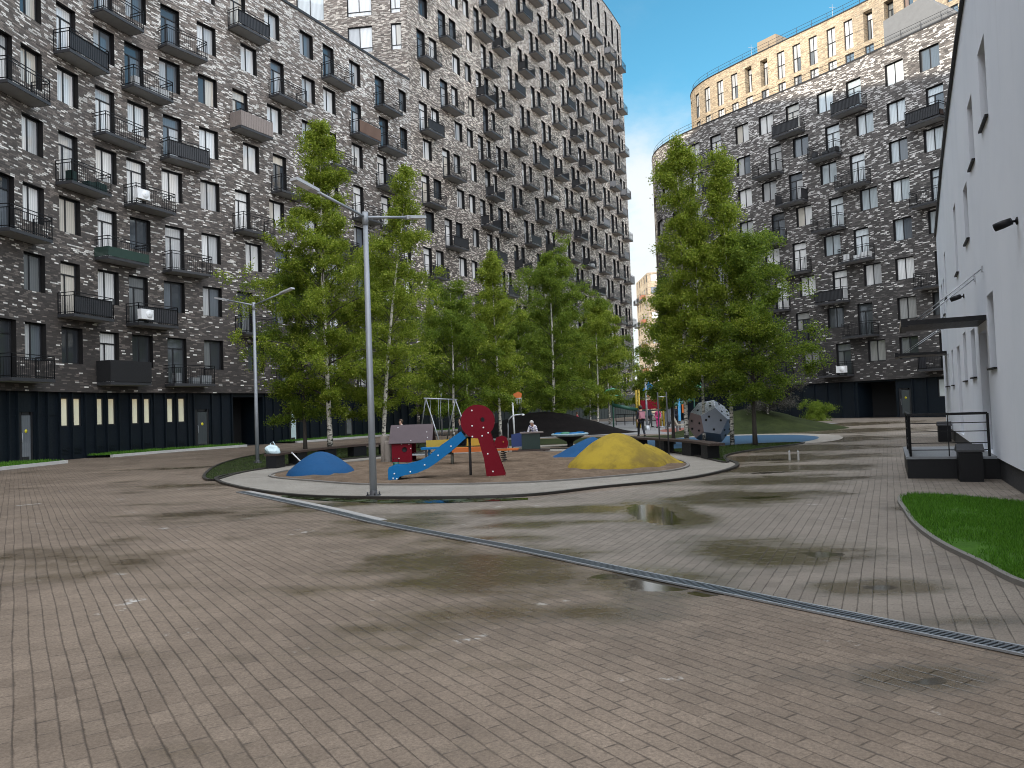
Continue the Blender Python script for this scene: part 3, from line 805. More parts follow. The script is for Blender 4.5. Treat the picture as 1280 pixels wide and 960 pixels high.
# ------------------------------------------------------------------ right block
CR = [(38, 48), (32.8, 56.8), (28.2, 64.5), (24, 70.5), (20.1, 76.2), (17.75, 80.2), (16.75, 84.0), (17.2, 88), (19.4, 92.5), (22.6, 96)]
RN = Line(spline(CR, 24), -1).resample(1.3)
rgt = Building('apartment_building', 'rounded dark brick apartment block on the right with a beige upper storey', 'apartment building', (27.0, 72.0, 0))
FR = 3.11; ZR = 3.45
def fr_(k): return ZR + FR * k + .15
mb = MB(); strips = [(3.04, ZR, [])]
RE_D = [4.4, 10.6, 19.45, 25.2, 31.2]; RE_W = [1.6, 7.5, 13.7, 16.45, 22.55, 28.7, 34.5, 37.0, 39.5, 43.5]
RO_D = [1.8, 17.3, 23.2, 31.9]; RO_W = [4.6, 7.6, 10.85, 13.7, 20.0, 26.0, 28.7, 34.8, 37.6, 41.5, 44.5]
for k in range(8):
    ds, wsn = (RE_D, RE_W) if k % 2 == 0 else (RO_D, RO_W)
    ops = []
    for kind, L_, w in (('door', ds, 1.35), ('two', wsn, 1.55)):
        for u in L_:
            z = fr_(k) if kind == 'door' else fr_(k) + .97
            ops.append((u - w / 2, u + w / 2, z, fr_(k) + 2.7, .30)); rgt.win(RN, u - w / 2, u + w / 2, z, fr_(k) + 2.7, kind, .23, 'pane_sky_reflect' if (k > 2 and u < 21) else 'pane' if k > 1 else 'pane_dark')
    for u in ds:
        ex = None
        if k == 0 and abs(u - 19.45) < .1: ex = aircon(-1.0)
        if k == 3 and abs(u - 17.3) < .1: ex = boxes(M['whitepaint'], 'white box stored on the balcony')
        if k == 6 and abs(u - 10.6) < .1: ex = boxes(M['wood'], 'dark chairs and a table on the balcony')
        if k == 6 and abs(u - 19.45) < .1: ex = boxes(M['charcoal'], 'dark boxes stored on the balcony')
        rgt.bal(RN, u + (.5 if k % 2 == 0 else .2), ZR + FR * k, rb.choice([0, 0, 0, 0, 1, 2]), 2.7, ex)
    strips.append((ZR + FR * k, ZR + FR * (k + 1) if k < 7 else 29.55, ops))
facade(mb, RN, 0, RN.L[-1], strips)
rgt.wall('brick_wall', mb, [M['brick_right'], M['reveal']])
gf = MB(); rops = [(15.15, 18.5, .02, 2.9, 2.0), (13.9, 14.95, .02, 2.3, .12), (10.6, 11.75, 1.5, 2.9, .1)]
facade(gf, RN, 0, RN.L[-1], [(0, 3.05, rops)], 0, 0, .25)
for u in list(np.arange(.8, 10.2, 1.1)) + [12.6, 13.7] + list(np.arange(18.8, 44, 1.25)):
    n = RN.Nn(u); p = RN.P(u) - n * .19; gf.box((p[0], p[1], 1.52), (.07, .12, 3.03), rz_of(n))
usr = [float(u) for u in RN.L]
for a, b in zip(usr[:-1], usr[1:]):
    p, q = RN.P(a), RN.P(b); n1, n2 = RN.Nn(a + .01), RN.Nn(b - .01)
    gf.face([(*p, 3.04), (*q, 3.04), (*(q - n2 * .3), 3.04), (*(p - n1 * .3), 3.04)])
rgt.wall('ground_floor', gf, [M['navy']])
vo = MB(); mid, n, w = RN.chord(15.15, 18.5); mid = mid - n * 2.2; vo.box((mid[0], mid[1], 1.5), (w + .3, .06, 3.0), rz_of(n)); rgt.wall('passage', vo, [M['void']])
glass_door(rgt, RN, 13.92, 14.93, 2.3, .31, M['pane_dark'])
strip_window(rgt, RN, 10.62, 11.73, 1.5, 2.9, plain('pale_blind', (.55, .60, .60), .5), .3)
q = MB(); q.lathe([(0, .004), (.09, .004), (.09, 0)], (0, 0, 0), 16); me = q.mesh('yellow_disc', plain('yellow_sticker', (.70, .62, .03), .4))
mid, n, w = RN.chord(15.6, 16.2); mid = mid - n * 2.1
me.transform(Matrix.Translation((mid[0] - 27, mid[1] - 72, 1.45)) @ Matrix.Rotation(rz_of(n), 4, 'Z') @ Matrix.Rotation(-math.pi / 2, 4, 'X')); mobj('yellow_disc', me, rgt.root)
OFF = RN.offset(-4.6); OB = RN.offset(-11)
bg = MB(); bst = []
BU = [2.6, 4.4, 6.1, 7.9, 9.7, 11.4, 13.2, 15.0, 16.75, 18.7, 20.6, 22.3, 24.15, 25.9, 27.65, 29.6, 31.5, 33.3, 35.2, 37.1, 38.95, 41.2, 43.5]
LOG = (16.75, 18.7, 29.6, 31.5, 39.0)
o1 = [(u - .43, u + .43, 30.35, 32.6, .22) for u in BU]; o2 = [(u - .43, u + .43, 33.0, 35.65, .7 if u in LOG else .22) for u in BU]
facade(bg, OFF, 0, OFF.L[-1], [(29.4, 32.8, o1), (32.8, 36.5, o2)], 0, 0)
for u in BU:
    rgt.win(OFF, u - .43, u + .43, 30.35, 32.6, 'two', .15, 'pane_blue_reflect')
    if u in LOG: rgt.win(OFF, u - .43, u + .43, 33.0, 35.65, 'door', .62, 'pane_dark')
    else: rgt.win(OFF, u - .43, u + .43, 33.0, 35.65, 'tall', .15, 'pane_blue_reflect')
rgt.wall('beige_storey', bg, [M['brick_beige']])
rf = MB()
fp = [RN.P(u) for u in RN.L]; op = [OFF.P(t * OFF.L[-1]) for t in np.linspace(0, 1, len(fp))]; ob = [OB.P(t * OB.L[-1]) for t in np.linspace(0, 1, len(fp))]
for i in range(len(fp) - 1):
    rf.face([(*fp[i], 29.4), (*fp[i + 1], 29.4), (*op[i + 1], 29.4), (*op[i], 29.4)]); rf.face([(*op[i], 36.4), (*op[i + 1], 36.4), (*ob[i + 1], 36.4), (*ob[i], 36.4)])
    rf.face([(*ob[i], 0), (*ob[i + 1], 0), (*ob[i + 1], 36.4), (*ob[i], 36.4)])
for i in (0, -1): rf.face([(*fp[i], 0), (*ob[i], 0), (*ob[i], 29.4), (*fp[i], 29.4)]); rf.face([(*op[i], 29.4), (*ob[i], 29.4), (*ob[i], 36.4), (*op[i], 36.4)])
rgt.wall('roof', rf, [M['roof']])
cp = MB()
for ln, z in ((RN, 29.6), (OFF, 36.55)):
    for a, b in zip(ln.L[:-1], ln.L[1:]):
        p, q_ = ln.P(a), ln.P(b); n = ln.Nn((a + b) / 2); cp.beam((*(p - n * .17), z), (*(q_ - n * .17), z), .42, .12)
rgt.wall('coping', cp, [M['coping']])
for ln, z in ((RN, 29.66), (OFF, 36.6)):
    rl = MB()
    for a in np.arange(.3, ln.L[-1], 1.6):
        p = ln.P(a) - ln.Nn(a) * .2; rl.box((p[0], p[1], z + .35), (.03, .03, .7))
    for dz in (.38, .70): rl.tube([(*(ln.P(u) - ln.Nn(u) * .2), z + dz) for u in ln.L], .018, 5)
    rgt.wall('roof_railing', rl, [M['charcoal']])
# stair head on the roof and a small one above
sb = MB(); mid, n, w = RN.chord(9.6, 14.7); c = mid - n * 2.0
T = Matrix.Translation((c[0], c[1], 29.4)) @ Matrix.Rotation(rz_of(n), 4, 'Z')
pts = [(-w / 2, 0), (w / 2 , 0), (w / 2, 2.5), (-w / 2 + 1.7, 2.9), (-w / 2, 1.0)]
pf = MB(); pf.prism(pts, 'y', -1.7, 1.5); pf.v = [tuple(T @ Vector(v)) for v in pf.v]
rgt.wall('stair_head', pf, [plain('grey_cladding', (.17, .175, .18), .6)])
c = OFF.P(29.6) - OFF.Nn(29.6) * 1.6; sb = MB(); sb.box((c[0], c[1], 37.2), (2.2, 2.0, 1.5), rz_of(OFF.Nn(29.6)))
rgt.wall('roof_hut', sb, [plain('tan_render', (.30, .24, .17), .8)])
for u in (22.5, 31.6):
    sb = MB(); p = OFF.P(u) - OFF.Nn(u) * .8; sb.tube([(p[0], p[1], 36.4), (p[0], p[1], 38.2)], .02, 5); sb.beam((p[0] - .3, p[1], 37.9), (p[0] + .3, p[1], 37.9), .02, .02); rgt.wall('aerial', sb, [M['steel']])
rgt.finish()

# ------------------------------------------------------------------ far block in the gap
far = Building('apartment_building', 'distant sunlit cream apartment block glimpsed in the gap between the two tall buildings', 'apartment building', (43, 192, 0))
FN = Line(np.array([(34.4, 206), (34.6, 190), (58, 186)]), 1)
mb = MB(); st = []
for k in range(11):
    ops = []
    for u in np.arange(2, FN.L[-1] - 2, 3.1):
        if abs(u - 16) < 1.2: continue
        ops.append((u - .8, u + .8, 1 + k * 3.1 + .4, 1 + k * 3.1 + 2.2, .2)); far.win(FN, u - .8, u + .8, 1 + k * 3.1 + .4, 1 + k * 3.1 + 2.2, 'two', .15)
    st.append((k * 3.1 if k else 0, k * 3.1 + 3.1 if k < 10 else 34.6, ops))
facade(mb, FN, 0, FN.L[-1], st, 0, 0)
mb.face([(34.4, 206, 34.4), (34.6, 190, 34.4), (58, 186, 34.4), (58, 206, 34.4)], 0)
far.wall('brick_wall', mb, [M['brick_beige']])
for k in range(1, 11, 2):
    for u in (1.8, 6.4, 11.2): far.bal(FN, u, k * 3.1 + .5, 1, 2.9, cover(plain('terracotta_sheet', (.30, .12, .07), .6), 'terracotta balcony front', False) if u == 11.2 else None)
far.finish()

# ------------------------------------------------------------------ white building on the right
WC = [(3.2, 2), (5.2, 6.5), (7.2, 10.4), (9.3, 14.8), (11.6, 19.5), (14.5, 25.2), (17.6, 31.3)]
WN = Line(spline(WC, 24), -1).resample(.55)
wb = Building('white_building', 'low white rendered building with small deep windows and a dark plinth along the right edge', 'building', (12.0, 18.0, 0))
def roofz(u): return float(np.interp(u, [0, 8, 15.8, 19.5, 25.4, 32.65], [11.0, 10.6, 10.0, 9.6, 9.2, 8.15]))
mb = MB()
wins = [(13.0, 14.0, 6.72, 8.22), (15.3, 16.25, 6.56, 7.95), (17.2, 18.2, 5.26, 6.58), (20.8, 21.7, 5.0, 6.9), (27.0, 27.8, 5.0, 6.6), (28.6, 29.4, 4.6, 5.9), (30.2, 31.0, 4.6, 5.9),
        (13.75, 14.72, 2.16, 3.62), (17.3, 18.3, 2.06, 3.2), (19.7, 20.7, 2.02, 3.3), (25.6, 26.5, 1.98, 3.15), (28.2, 29.0, 1.98, 3.15), (29.9, 30.7, 1.98, 3.15)]
doors = [(15.05, 16.5, .46, 3.0), (22.2, 23.6, .5, 3.1)]
ops = [(a, b, c, d, .32) for a, b, c, d in wins + doors]
zs = sorted(set([.42] + [x for o in ops for x in (o[2], o[3])]))
# cell grid: rows by every sill/head, columns by every jamb
br = sorted(set([0.0, float(WN.L[-1])] + [float(u) for u in WN.L] + [x for o in ops for x in o[:2]]))
for a, b in zip(br[:-1], br[1:]):
    if b - a < 1e-5: continue
    c = (a + b) / 2
    col = sorted([(o[2], o[3]) for o in ops if o[0] < c < o[1]])
    z = .42; p, q_ = WN.P(a), WN.P(b)
    for s0, s1 in col + [(None, None)]:
        t0 = t1 = s0
        if s0 is None: t0, t1 = roofz(a), roofz(b)
        if t0 - z > 1e-4: mb.face([(*q_, z), (*p, z), (*p, t0), (*q_, t1)])
        z = s1
for a, b, za, zb, dp in ops:
    mid, n, w = WN.chord(a, b); A, B = WN.P(a), WN.P(b); A2, B2 = A - n * dp, B - n * dp
    mb.face([(*A, za), (*A2, za), (*A2, zb), (*A, zb)]); mb.face([(*B2, za), (*B, za), (*B, zb), (*B2, zb)])
    for z in (za, zb): mb.face([(*A, z), (*B, z), (*B2, z), (*A2, z)])
e0, e1 = WN.P(0), WN.P(WN.L[-1]); far_e = e1 + np.array([9, -4.4]); near_e = e0 + np.array([10, -4])
for a, b, za, zb in ((e1, far_e, 8.15, 8.15), (far_e, near_e, 8.15, 11), (near_e, e0, 11, 11)): mb.face([(*a, .42), (*b, .42), (*b, zb), (*a, za)])
wb.wall('wall', mb, [M['render']])
cp = MB(); uw = [float(u) for u in WN.L]
for a, b in zip(uw[:-1], uw[1:]):
    p, q_ = WN.P(a), WN.P(b); n = WN.Nn((a + b) / 2); cp.beam((*(p + n * .0), roofz(a) + .05), (*(q_ + n * .0), roofz(b) + .03), .16, .06)
cp.beam((*e1, 8.18), (*far_e, 8.18), .16, .06)
wb.wall('roof_edge', cp, [M['coping']])
rf = MB()
for a, b in zip(uw[:-1], uw[1:]): rf.face([(*WN.P(a), roofz(a) - .05), (*WN.P(b), roofz(b) - .05), (*(WN.P(b) + np.array([9, -4])), roofz(b) - .05), (*(WN.P(a) + np.array([9, -4])), roofz(a) - .05)])
wb.wall('roof', rf, [M['roof']])
pl = MB()
for a, b in zip(uw[:-1], uw[1:]):
    p, q_ = WN.P(a) - WN.Nn(a + .01) * .05, WN.P(b) - WN.Nn(b - .01) * .05
    pl.face([(*q_, -.02), (*p, -.02), (*p, .42), (*q_, .42)]); pl.face([(*q_, .42), (*p, .42), *[(*(x), .42) for x in (WN.P(a), WN.P(b))]])
wb.wall('plinth', pl, [plain('plinth', (.035, .036, .04), .7, 0, .2, 3, .3)])
for a, b, za, zb in wins:
    wb.win(WN, a + .01, b - .01, za + .01, zb - .01, 'one', .27, 'pane_dark')
    s = MB(); mid, n, w = WN.chord(a, b); c = mid - n * .12; s.box((c[0], c[1], za + .0), (w + .04, .36, .035), rz_of(n)); wb.wall('sill', s, [M['black']])
for a, b, za, zb in doors:
    mid, n, w = WN.chord(a, b); c = mid - n * .25
    d = MB(); d.box((0, 0, (zb - za) / 2), (w - .02, .06, zb - za - .02))
    for i in range(2): d.box((0, .035, .6 + i * 1.15), (w * .7, .02, .9))
    do = d.build('door', plain('brown_door', (.085, .070, .060), .5), wb.root, Vector((c[0], c[1], za)) - wb.loc, rz_of(n))
    h = MB(); h.tube([(w * .36, .05, .95), (w * .36, .10, .95), (w * .26, .10, .95)], .014, 6); h.build('handle', M['steel'], do)
wb.finish()
def fixture(name, u, z, label, cat):
    n = WN.Nn(u); p = WN.P(u); o = empty(name, (p[0], p[1], z), label, cat, rz=rz_of(n))
    a = MB(); a.lathe([(.06, 0), (.06, .02), (.03, .03)], (0, 0, 0), 12); me = a.mesh('bracket', M['black']); me.transform(Matrix.Rotation(-math.pi / 2, 4, 'X')); mobj('bracket', me, o)
    b = MB(); b.tube([(0, .02, 0), (0, .12, -.01)], .02, 6); b.build('arm', M['black'], o)
    c = MB(); c.tube([(-.02, .08, 0), (.03, .20, -.03), (.07, .30, -.06)], [.055, .065, .06], 10); c.build('housing', M['black'], o)
fixture('security_camera', 10.66, 4.3, 'small black bullet camera on the white wall at the right edge of the photo', 'security camera')
fixture('wall_lamp', 19.4, 4.18, 'small dark spotlight on the white wall just behind the canopy rods', 'wall lamp')
def canopy(u0, u1, z, D, label):
    mid, n, w = WN.chord(u0, u1)
    o = empty('door_canopy', (mid[0], mid[1], z), label, 'canopy', rz=rz_of(n))
    a = MB(); a.box((0, D / 2, 0), (w, D, .10)); a.box((0, D + .06, 0), (w + .02, .12, .17)); bevel(a.build('panel', M['black'], o), .008)
    f = MB(); f.box((0, D + .124, .0), (w + .02, .006, .10)); f.build('front_trim', plain('tan_trim', (.30, .26, .22), .5), o)
    for x in (-w / 2 + .12, w / 2 - .12):
        b = MB(); b.tube([(x, D - .15, .05), (x, .03, 1.0)], .014, 6); b.box((x, .015, 1.0), (.09, .03, .12)); b.build('tie_rod', M['steel'], o)
canopy(14.9, 16.6, 3.22, 1.42, 'flat black canopy over the porch, hung on two steel rods')
canopy(29.3, 31.0, 3.25, 1.6, 'farther flat black canopy with rods near the far end of the white wall')
# porch
pm, pn, pw = WN.chord(14.5, 17.9); prz = rz_of(pn)
porch = empty('entrance_porch', (pm[0], pm[1], 0), 'raised black porch with grey deck and black railing against the white wall', 'porch', rz=prz)
# after the turn local +y points out of the wall and local +x back towards the viewer
PD = 1.62; hw = pw / 2
a = MB(); a.box((0, PD / 2 - .05, .2), (pw, PD, .4)); bevel(a.build('base', M['black'], porch), .01)
a = MB(); a.box((0, PD / 2 - .05, .425), (pw + .04, PD + .04, .05)); a.build('deck', plain('porch_deck', (.20, .215, .23), .45, 0, .2, 4), porch)
def rail(pts, name='railing'):
    r = MB()
    for p, q_ in zip(pts[:-1], pts[1:]):
        p = Vector(p); q_ = Vector(q_)
        r.beam(p + Vector((0, 0, 1.30)), q_ + Vector((0, 0, 1.30)), .06, .05)
        for z in (.58, .72, .95, 1.12): r.beam(p + Vector((0, 0, z)), q_ + Vector((0, 0, z)), .014, .018)
        for i in range(3):
            c = p.lerp(q_, i / 2); r.box((c.x, c.y, .87), (.045, .045, .86) if i != 1 else (.02, .02, .86))
    r.build(name, M['black'], porch)
sgn = 1 if (Matrix.Rotation(prz, 3, 'Z') @ Vector((1, 0, 0))).y < 0 else -1
rail([(sgn * (hw - .04), .12, 0), (sgn * (hw - .04), PD - .12, 0)]); rail([(sgn * (hw - .04), PD - .12, 0), (-sgn * (hw - .9), PD - .12, 0)])
gt = MB()
for i in range(9): gt.box((sgn * (hw - .16 - i * .17), PD - .12, .88), (.02, .02, .8))
for z in (.5, 1.27): gt.box((sgn * (hw - .86), PD - .12, z), (1.5, .03, .03))
gt.build('side_gate', M['black'], porch)
st = MB()
for i in range(2): st.box((-sgn * (hw + .17 + i * .3), PD / 2, .15 - i * .075 + .02), (.3, PD * .7, .30 - i * .15))
st.build('steps', M['charcoal'], porch)
def bin_(loc, rz, label):
    o = empty('litter_bin', loc, label, 'litter bin', rz=rz)
    a = MB(); a.prism([(-.24, 0), (.24, 0), (.25, .56), (-.25, .56)], 'y', -.2, .2); bevel(a.build('body', M['black'], o), .012)
    b = MB(); b.prism([(-.27, .57), (.27, .57), (.27, .61), (.02, .72), (-.27, .61)], 'y', -.23, .23); bevel(b.build('lid', M['charcoal'], o), .008)
x, y = G(1216, 601); bin_((x - .05, y - .02, .004), prz + math.pi, 'black litter bin with peaked lid standing in front of the porch')
x, y = G(1181, 552); bin_((x, y, .004), prz + math.pi, 'black litter bin farther along the white wall, behind the porch')
# ------------------------------------------------------------------ ground
def sheet(name, pts, z, mat, kind='structure', label=None):
    me = bpy.data.meshes.new(name); bm = bmesh.new()
    vs = [bm.verts.new((p[0], p[1], z)) for p in pts]
    f = bm.faces.new(vs)
    if f.normal.z < 0: f.normal_flip()
    bm.normal_update()
    if f.normal.z < 0: bmesh.ops.reverse_faces(bm, faces=[f])
    bmesh.ops.triangulate(bm, faces=bm.faces[:])
    bm.to_mesh(me); bm.free(); me.materials.append(mat)
    o = mobj(name, me); tag(o, label, None, None, kind); return o
def pts_px(L, z=0.0): return [G(x, y, z) for x, y in L]
sheet('ground', [(-900, -300), (900, -300), (900, 1500), (-900, 1500)], -.006, M['pave_a'])
# lane between playground and white building, paved the other way
DR = pts_px([(300, 615), (400, 636), (480, 655), (640, 685), (800, 718), (960, 750), (1280, 815)])
e = np.array(DR[-1]) - np.array(DR[-2]); DR.append(tuple(np.array(DR[-1]) + e * 1.6))
drs = spline(DR, 14)
right = [tuple(p) for p in drs] + [(12, -1), (30, 20), (40, 45), (30, 60), (24, 69.5), (14, 60), (11.0, 35), (7.5, 24.5), (5.6, 19.3), (4.1, 17.2), (1.8, 15.6), (-.1, 14.6), (-2.9, 15.0), (-5.2, 16.8)]
sheet('road', right, 0.0, M['pave_b'])
# playground ring path, sand
ring = spline(pts_px([(275, 603), (350, 618), (467, 623), (640, 621), (750, 610), (870, 597), (922, 581)]) + [(5.9, 24.5), (4.6, 29.5), (1.0, 32.5), (-3.5, 32.8), (-7.2, 29), (-8.9, 24.2)], 10, True)
sheet('path', ring, .012, M['pave_ring'])
sand_out = spline([(-7.3, 22.9), (-5.3, 20.3), (-3.2, 18.5), (-.1, 17.75), (2.0, 18.3), (4.2, 19.8), (4.9, 22.6), (4.2, 26.5), (1.6, 29.8), (-1.5, 31.0), (-4.8, 29.6), (-6.9, 26.3)], 8, True)
def in_poly(x, y, P):
    c = False; n = len(P); j = n - 1
    for i in range(n):
        if (P[i][1] > y) != (P[j][1] > y) and x < (P[j][0] - P[i][0]) * (y - P[i][1]) / (P[j][1] - P[i][1]) + P[i][0]: c = not c
        j = i
    return c
from mathutils import noise as mnoise
def radial(name, out, c, h, mat, rings=14, nz=0.0, ns=1.0, prof=None, z0=0.0, kind=None):
    """a low body over a closed outline, height from a profile of 0 (rim) .. 1 (centre)"""
    me = bpy.data.meshes.new(name); V = []; Fa = []; n = len(out)
    prof = prof or (lambda t: math.sin(t * math.pi / 2) ** .9)
    for r in range(rings):
        t = r / rings
        for p in out:
            x = p[0] + (c[0] - p[0]) * t; y = p[1] + (c[1] - p[1]) * t
            V.append((x, y, z0 + h * prof(t) + (nz * mnoise.fractal((x * ns, y * ns, 3.1), .8, 2, 4) if r else 0)))
    V.append((c[0], c[1], z0 + h * prof(1)))
    for r in range(rings - 1):
        for k in range(n): Fa.append((r * n + k, r * n + (k + 1) % n, (r + 1) * n + (k + 1) % n, (r + 1) * n + k))
    for k in range(n): Fa.append(((rings - 1) * n + k, (rings - 1) * n + (k + 1) % n, len(V) - 1))
    me.from_pydata(V, [], Fa); me.materials.append(mat)
    me.polygons.foreach_set('use_smooth', [True] * len(Fa)); me.update()
    return mobj(name, me)
tag(radial('sand', sand_out, (-1, 24), .05, M['sand'], 60, .045, 2.4, lambda t: min(1, t * 12), .016), kind='structure')
# edging strip round the ring, kerbs
def strip(name, pl, w, h, mat, closed=False, z0=0.0, label=None, cat=None, kind=None):
    mb = MB(); n = len(pl)
    L_ = []; Rr = []
    for i in range(n):
        a = np.array(pl[i - 1] if (i or closed) else pl[0]); b = np.array(pl[(i + 1) % n] if (i < n - 1 or closed) else pl[-1])
        t = b - a; t = t / (np.linalg.norm(t) + 1e-9); nn = np.array([t[1], -t[0]]); p = np.array(pl[i])
        L_.append(p - nn * w / 2); Rr.append(p + nn * w / 2)
    for i in range(n if closed else n - 1):
        j = (i + 1) % n
        a, b, c, d = L_[i], Rr[i], Rr[j], L_[j]
        mb.face([(*a, z0 + h), (*b, z0 + h), (*c, z0 + h), (*d, z0 + h)]); mb.face([(*b, z0), (*c, z0), (*c, z0 + h), (*b, z0 + h)]); mb.face([(*d, z0), (*a, z0), (*a, z0 + h), (*d, z0 + h)])
    if not closed:
        for i in (0, n - 1): mb.face([(*L_[i], z0), (*Rr[i], z0), (*Rr[i], z0 + h), (*L_[i], z0 + h)])
    o = mb.build(name, mat); tag(o, label, cat, None, kind); return o
strip('kerb', [tuple(p) for p in ring], .10, .045, M['edging'], True, 0, kind='structure')
strip('kerb', [tuple(p) for p in sand_out], .08, .05, M['greykerb'], True, 0, kind='structure')
# moss and standing water along the outer edge of the ring
def offset_pl(pl, d):
    out = []
    for i in range(len(pl)):
        a = np.array(pl[max(i - 1, 0)]); b = np.array(pl[min(i + 1, len(pl) - 1)]); t = b - a; t /= np.linalg.norm(t) + 1e-9
        out.append(tuple(np.array(pl[i]) + np.array([t[1], -t[0]]) * d))
    return out
def puddle_mat():
    k = N('puddle_water'); pos = k.n('ShaderNodeNewGeometry').outputs['Position']
    n = k.noise(pos, 2.5, 5, .65)
    c = k.mix(k.maprange(n, .4, .6, 0, 1), (.012, .014, .008, 1), (.03, .045, .014, 1))
    return k.done(k.bsdf(Base_Color=c, Roughness=k.maprange(n, .45, .62, .03, .6)))
M['puddle'] = puddle_mat()
arc = spline(pts_px([(352, 622), (400, 626), (467, 628.5), (540, 629), (600, 627.5), (660, 625)]), 10)
inn = spline(pts_px([(352, 619.5), (400, 622), (467, 624.5), (540, 624.5), (600, 623.5), (660, 622.6)]), 10)
sheet('puddle', [tuple(p) for p in arc] + [tuple(p) for p in inn[::-1]], .008, M['puddle'])
# lawns
def grass(name, out, n, h, label, z=.02, seed=1, w=.006, mat='grass'):
    rg = np.random.RandomState(seed); out = [tuple(p) for p in out]
    xs = [p[0] for p in out]; ys = [p[1] for p in out]; P = []
    while len(P) < n:
        x = rg.uniform(min(xs), max(xs)); y = rg.uniform(min(ys), max(ys))
        if in_poly(x, y, out) and mnoise.fractal((x * .9, y * .9, seed), .7, 2, 4) + rg.uniform(-.35, .35) > -.38: P.append((x, y))
    P = np.array(P); a = rg.uniform(0, 6.28, n); hh = h * rg.uniform(.45, 1.2, n) * (.75 + .5 * np.array([mnoise.noise((x * 1.3, y * 1.3, 2)) for x, y in P]))
    le = rg.uniform(0, .8, n) * hh; b = rg.uniform(0, 6.28, n)
    V = np.zeros((n, 3, 3)); dx, dy = np.cos(a) * w, np.sin(a) * w
    V[:, 0] = np.c_[P[:, 0] - dx, P[:, 1] - dy, np.full(n, z)]; V[:, 1] = np.c_[P[:, 0] + dx, P[:, 1] + dy, np.full(n, z)]
    V[:, 2] = np.c_[P[:, 0] + np.cos(b) * le, P[:, 1] + np.sin(b) * le, z + hh]
    me = raw_mesh(name, V.reshape(-1, 3), 3, M[mat]); return tag(mobj(name, me), label, 'grass', None, 'stuff')
def raw_mesh(name, V, k, mat):
    me = bpy.data.meshes.new(name); n = len(V) // k
    me.vertices.add(len(V)); me.vertices.foreach_set('co', V.astype(np.float32).ravel())
    me.loops.add(len(V)); me.loops.foreach_set('vertex_index', np.arange(len(V), dtype=np.int32))
    me.polygons.add(n); me.polygons.foreach_set('loop_start', np.arange(0, len(V), k, dtype=np.int32))
    try: me.polygons.foreach_set('loop_total', np.full(n, k, dtype=np.int32))
    except Exception: pass
    me.materials.append(mat); me.update(calc_edges=True); return me
lawn = spline(pts_px([(1127, 623), (1180, 621)]) + [(7.6, 11.6), (7.4, 10.6), (6.4, 8.8), (4.6, 6.3)] + pts_px([(1280, 733), (1225, 706), (1180, 684), (1150, 663), (1135, 645)]), 6, True)
lawn_o = [tuple(p) for p in lawn]
sheet('lawn', lawn_o, .02, M['turf_bright']); grass('grass', lawn_o, 26000, .075, 'bright green lawn beside the white building', .02, 1, .0055)
strip('kerb', lawn_o, .06, .05, M['greykerb'], True, 0, kind='structure')
# apron paving by the porch
sheet('pavement', [(6.6, 13.2), (7.2, 12.9), (8.2, 11.0), (8.9, 13.7), (9.6, 15.6), (8.0, 16.3), (7.4, 15.6)], .006, M['pave_b'])
# left verge in front of the left block
def band(u0, u1, d0, d1, n=16):
    us = np.linspace(u0, u1, n)
    return [tuple(LN.P(u) + LN.Nn(u) * d0) for u in us] + [tuple(LN.P(u) + LN.Nn(u) * d1) for u in us[::-1]]
for i, (u0, u1, d0, d1, nn) in enumerate(((0, 15.9, -.2, 2.3, 9000), (20.6, 30.4, -.2, 1.35, 7000), (34.5, 60, -.2, 1.6, 9000))):
    bd = band(u0, u1, d0, d1); sheet('verge', bd, .13, M['turf_bright']); grass('grass', bd, nn, .16, ['grass verge at the far left below the navy wall', 'grass verge below the lit ground floor windows', 'grass verge behind the trees at the foot of the left block'][i], .13, 5 + i, .012)
    us = np.linspace(u0, u1, 14)
    strip('kerb', [tuple(LN.P(u) + LN.Nn(u) * (d1 + .09)) for u in us], .18, .14, M['kerb'], kind='structure')
# grass crescent between the road and the ring (left) and turf on the right of the ring
cres = spline(pts_px([(256, 594), (266, 601), (300, 592), (345, 584), (400, 577), (520, 566), (520, 560), (420, 561), (330, 568), (280, 579)]), 6, True)
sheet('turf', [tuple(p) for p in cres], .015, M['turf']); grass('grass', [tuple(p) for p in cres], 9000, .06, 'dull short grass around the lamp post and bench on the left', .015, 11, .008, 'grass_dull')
strip('kerb', [tuple(p) for p in cres], .09, .05, M['edging'], True, kind='structure')
tr = spline([(5.9, 21.5), (6.7, 24.4), (8.6, 27.0), (11.2, 29.8), (9.4, 30.2), (7.6, 29.2), (5.6, 28.2), (5.8, 24.5)], 6, True)
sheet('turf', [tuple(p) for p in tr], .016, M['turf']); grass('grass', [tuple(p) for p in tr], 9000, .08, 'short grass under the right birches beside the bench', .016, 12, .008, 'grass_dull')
strip('kerb', [tuple(p) for p in tr], .09, .05, M['edging'], True, kind='structure')
bl = spline([(5.2, 30.0), (8.2, 29.6), (11.4, 30.6), (13.6, 34.5), (13.0, 37.5), (9.6, 38.6), (6.2, 36.5)], 7, True)
sheet('rubber_surface', [tuple(p) for p in bl], .014, M['rubber_blue'])
bb = spline([(4.2, 29.2), (8.2, 28.9), (12.2, 30.1), (14.6, 34.5), (14.0, 38.6), (9.6, 39.9), (5.0, 38)], 7, True)
sheet('path', [tuple(p) for p in bb], .010, M['pave_ring'])
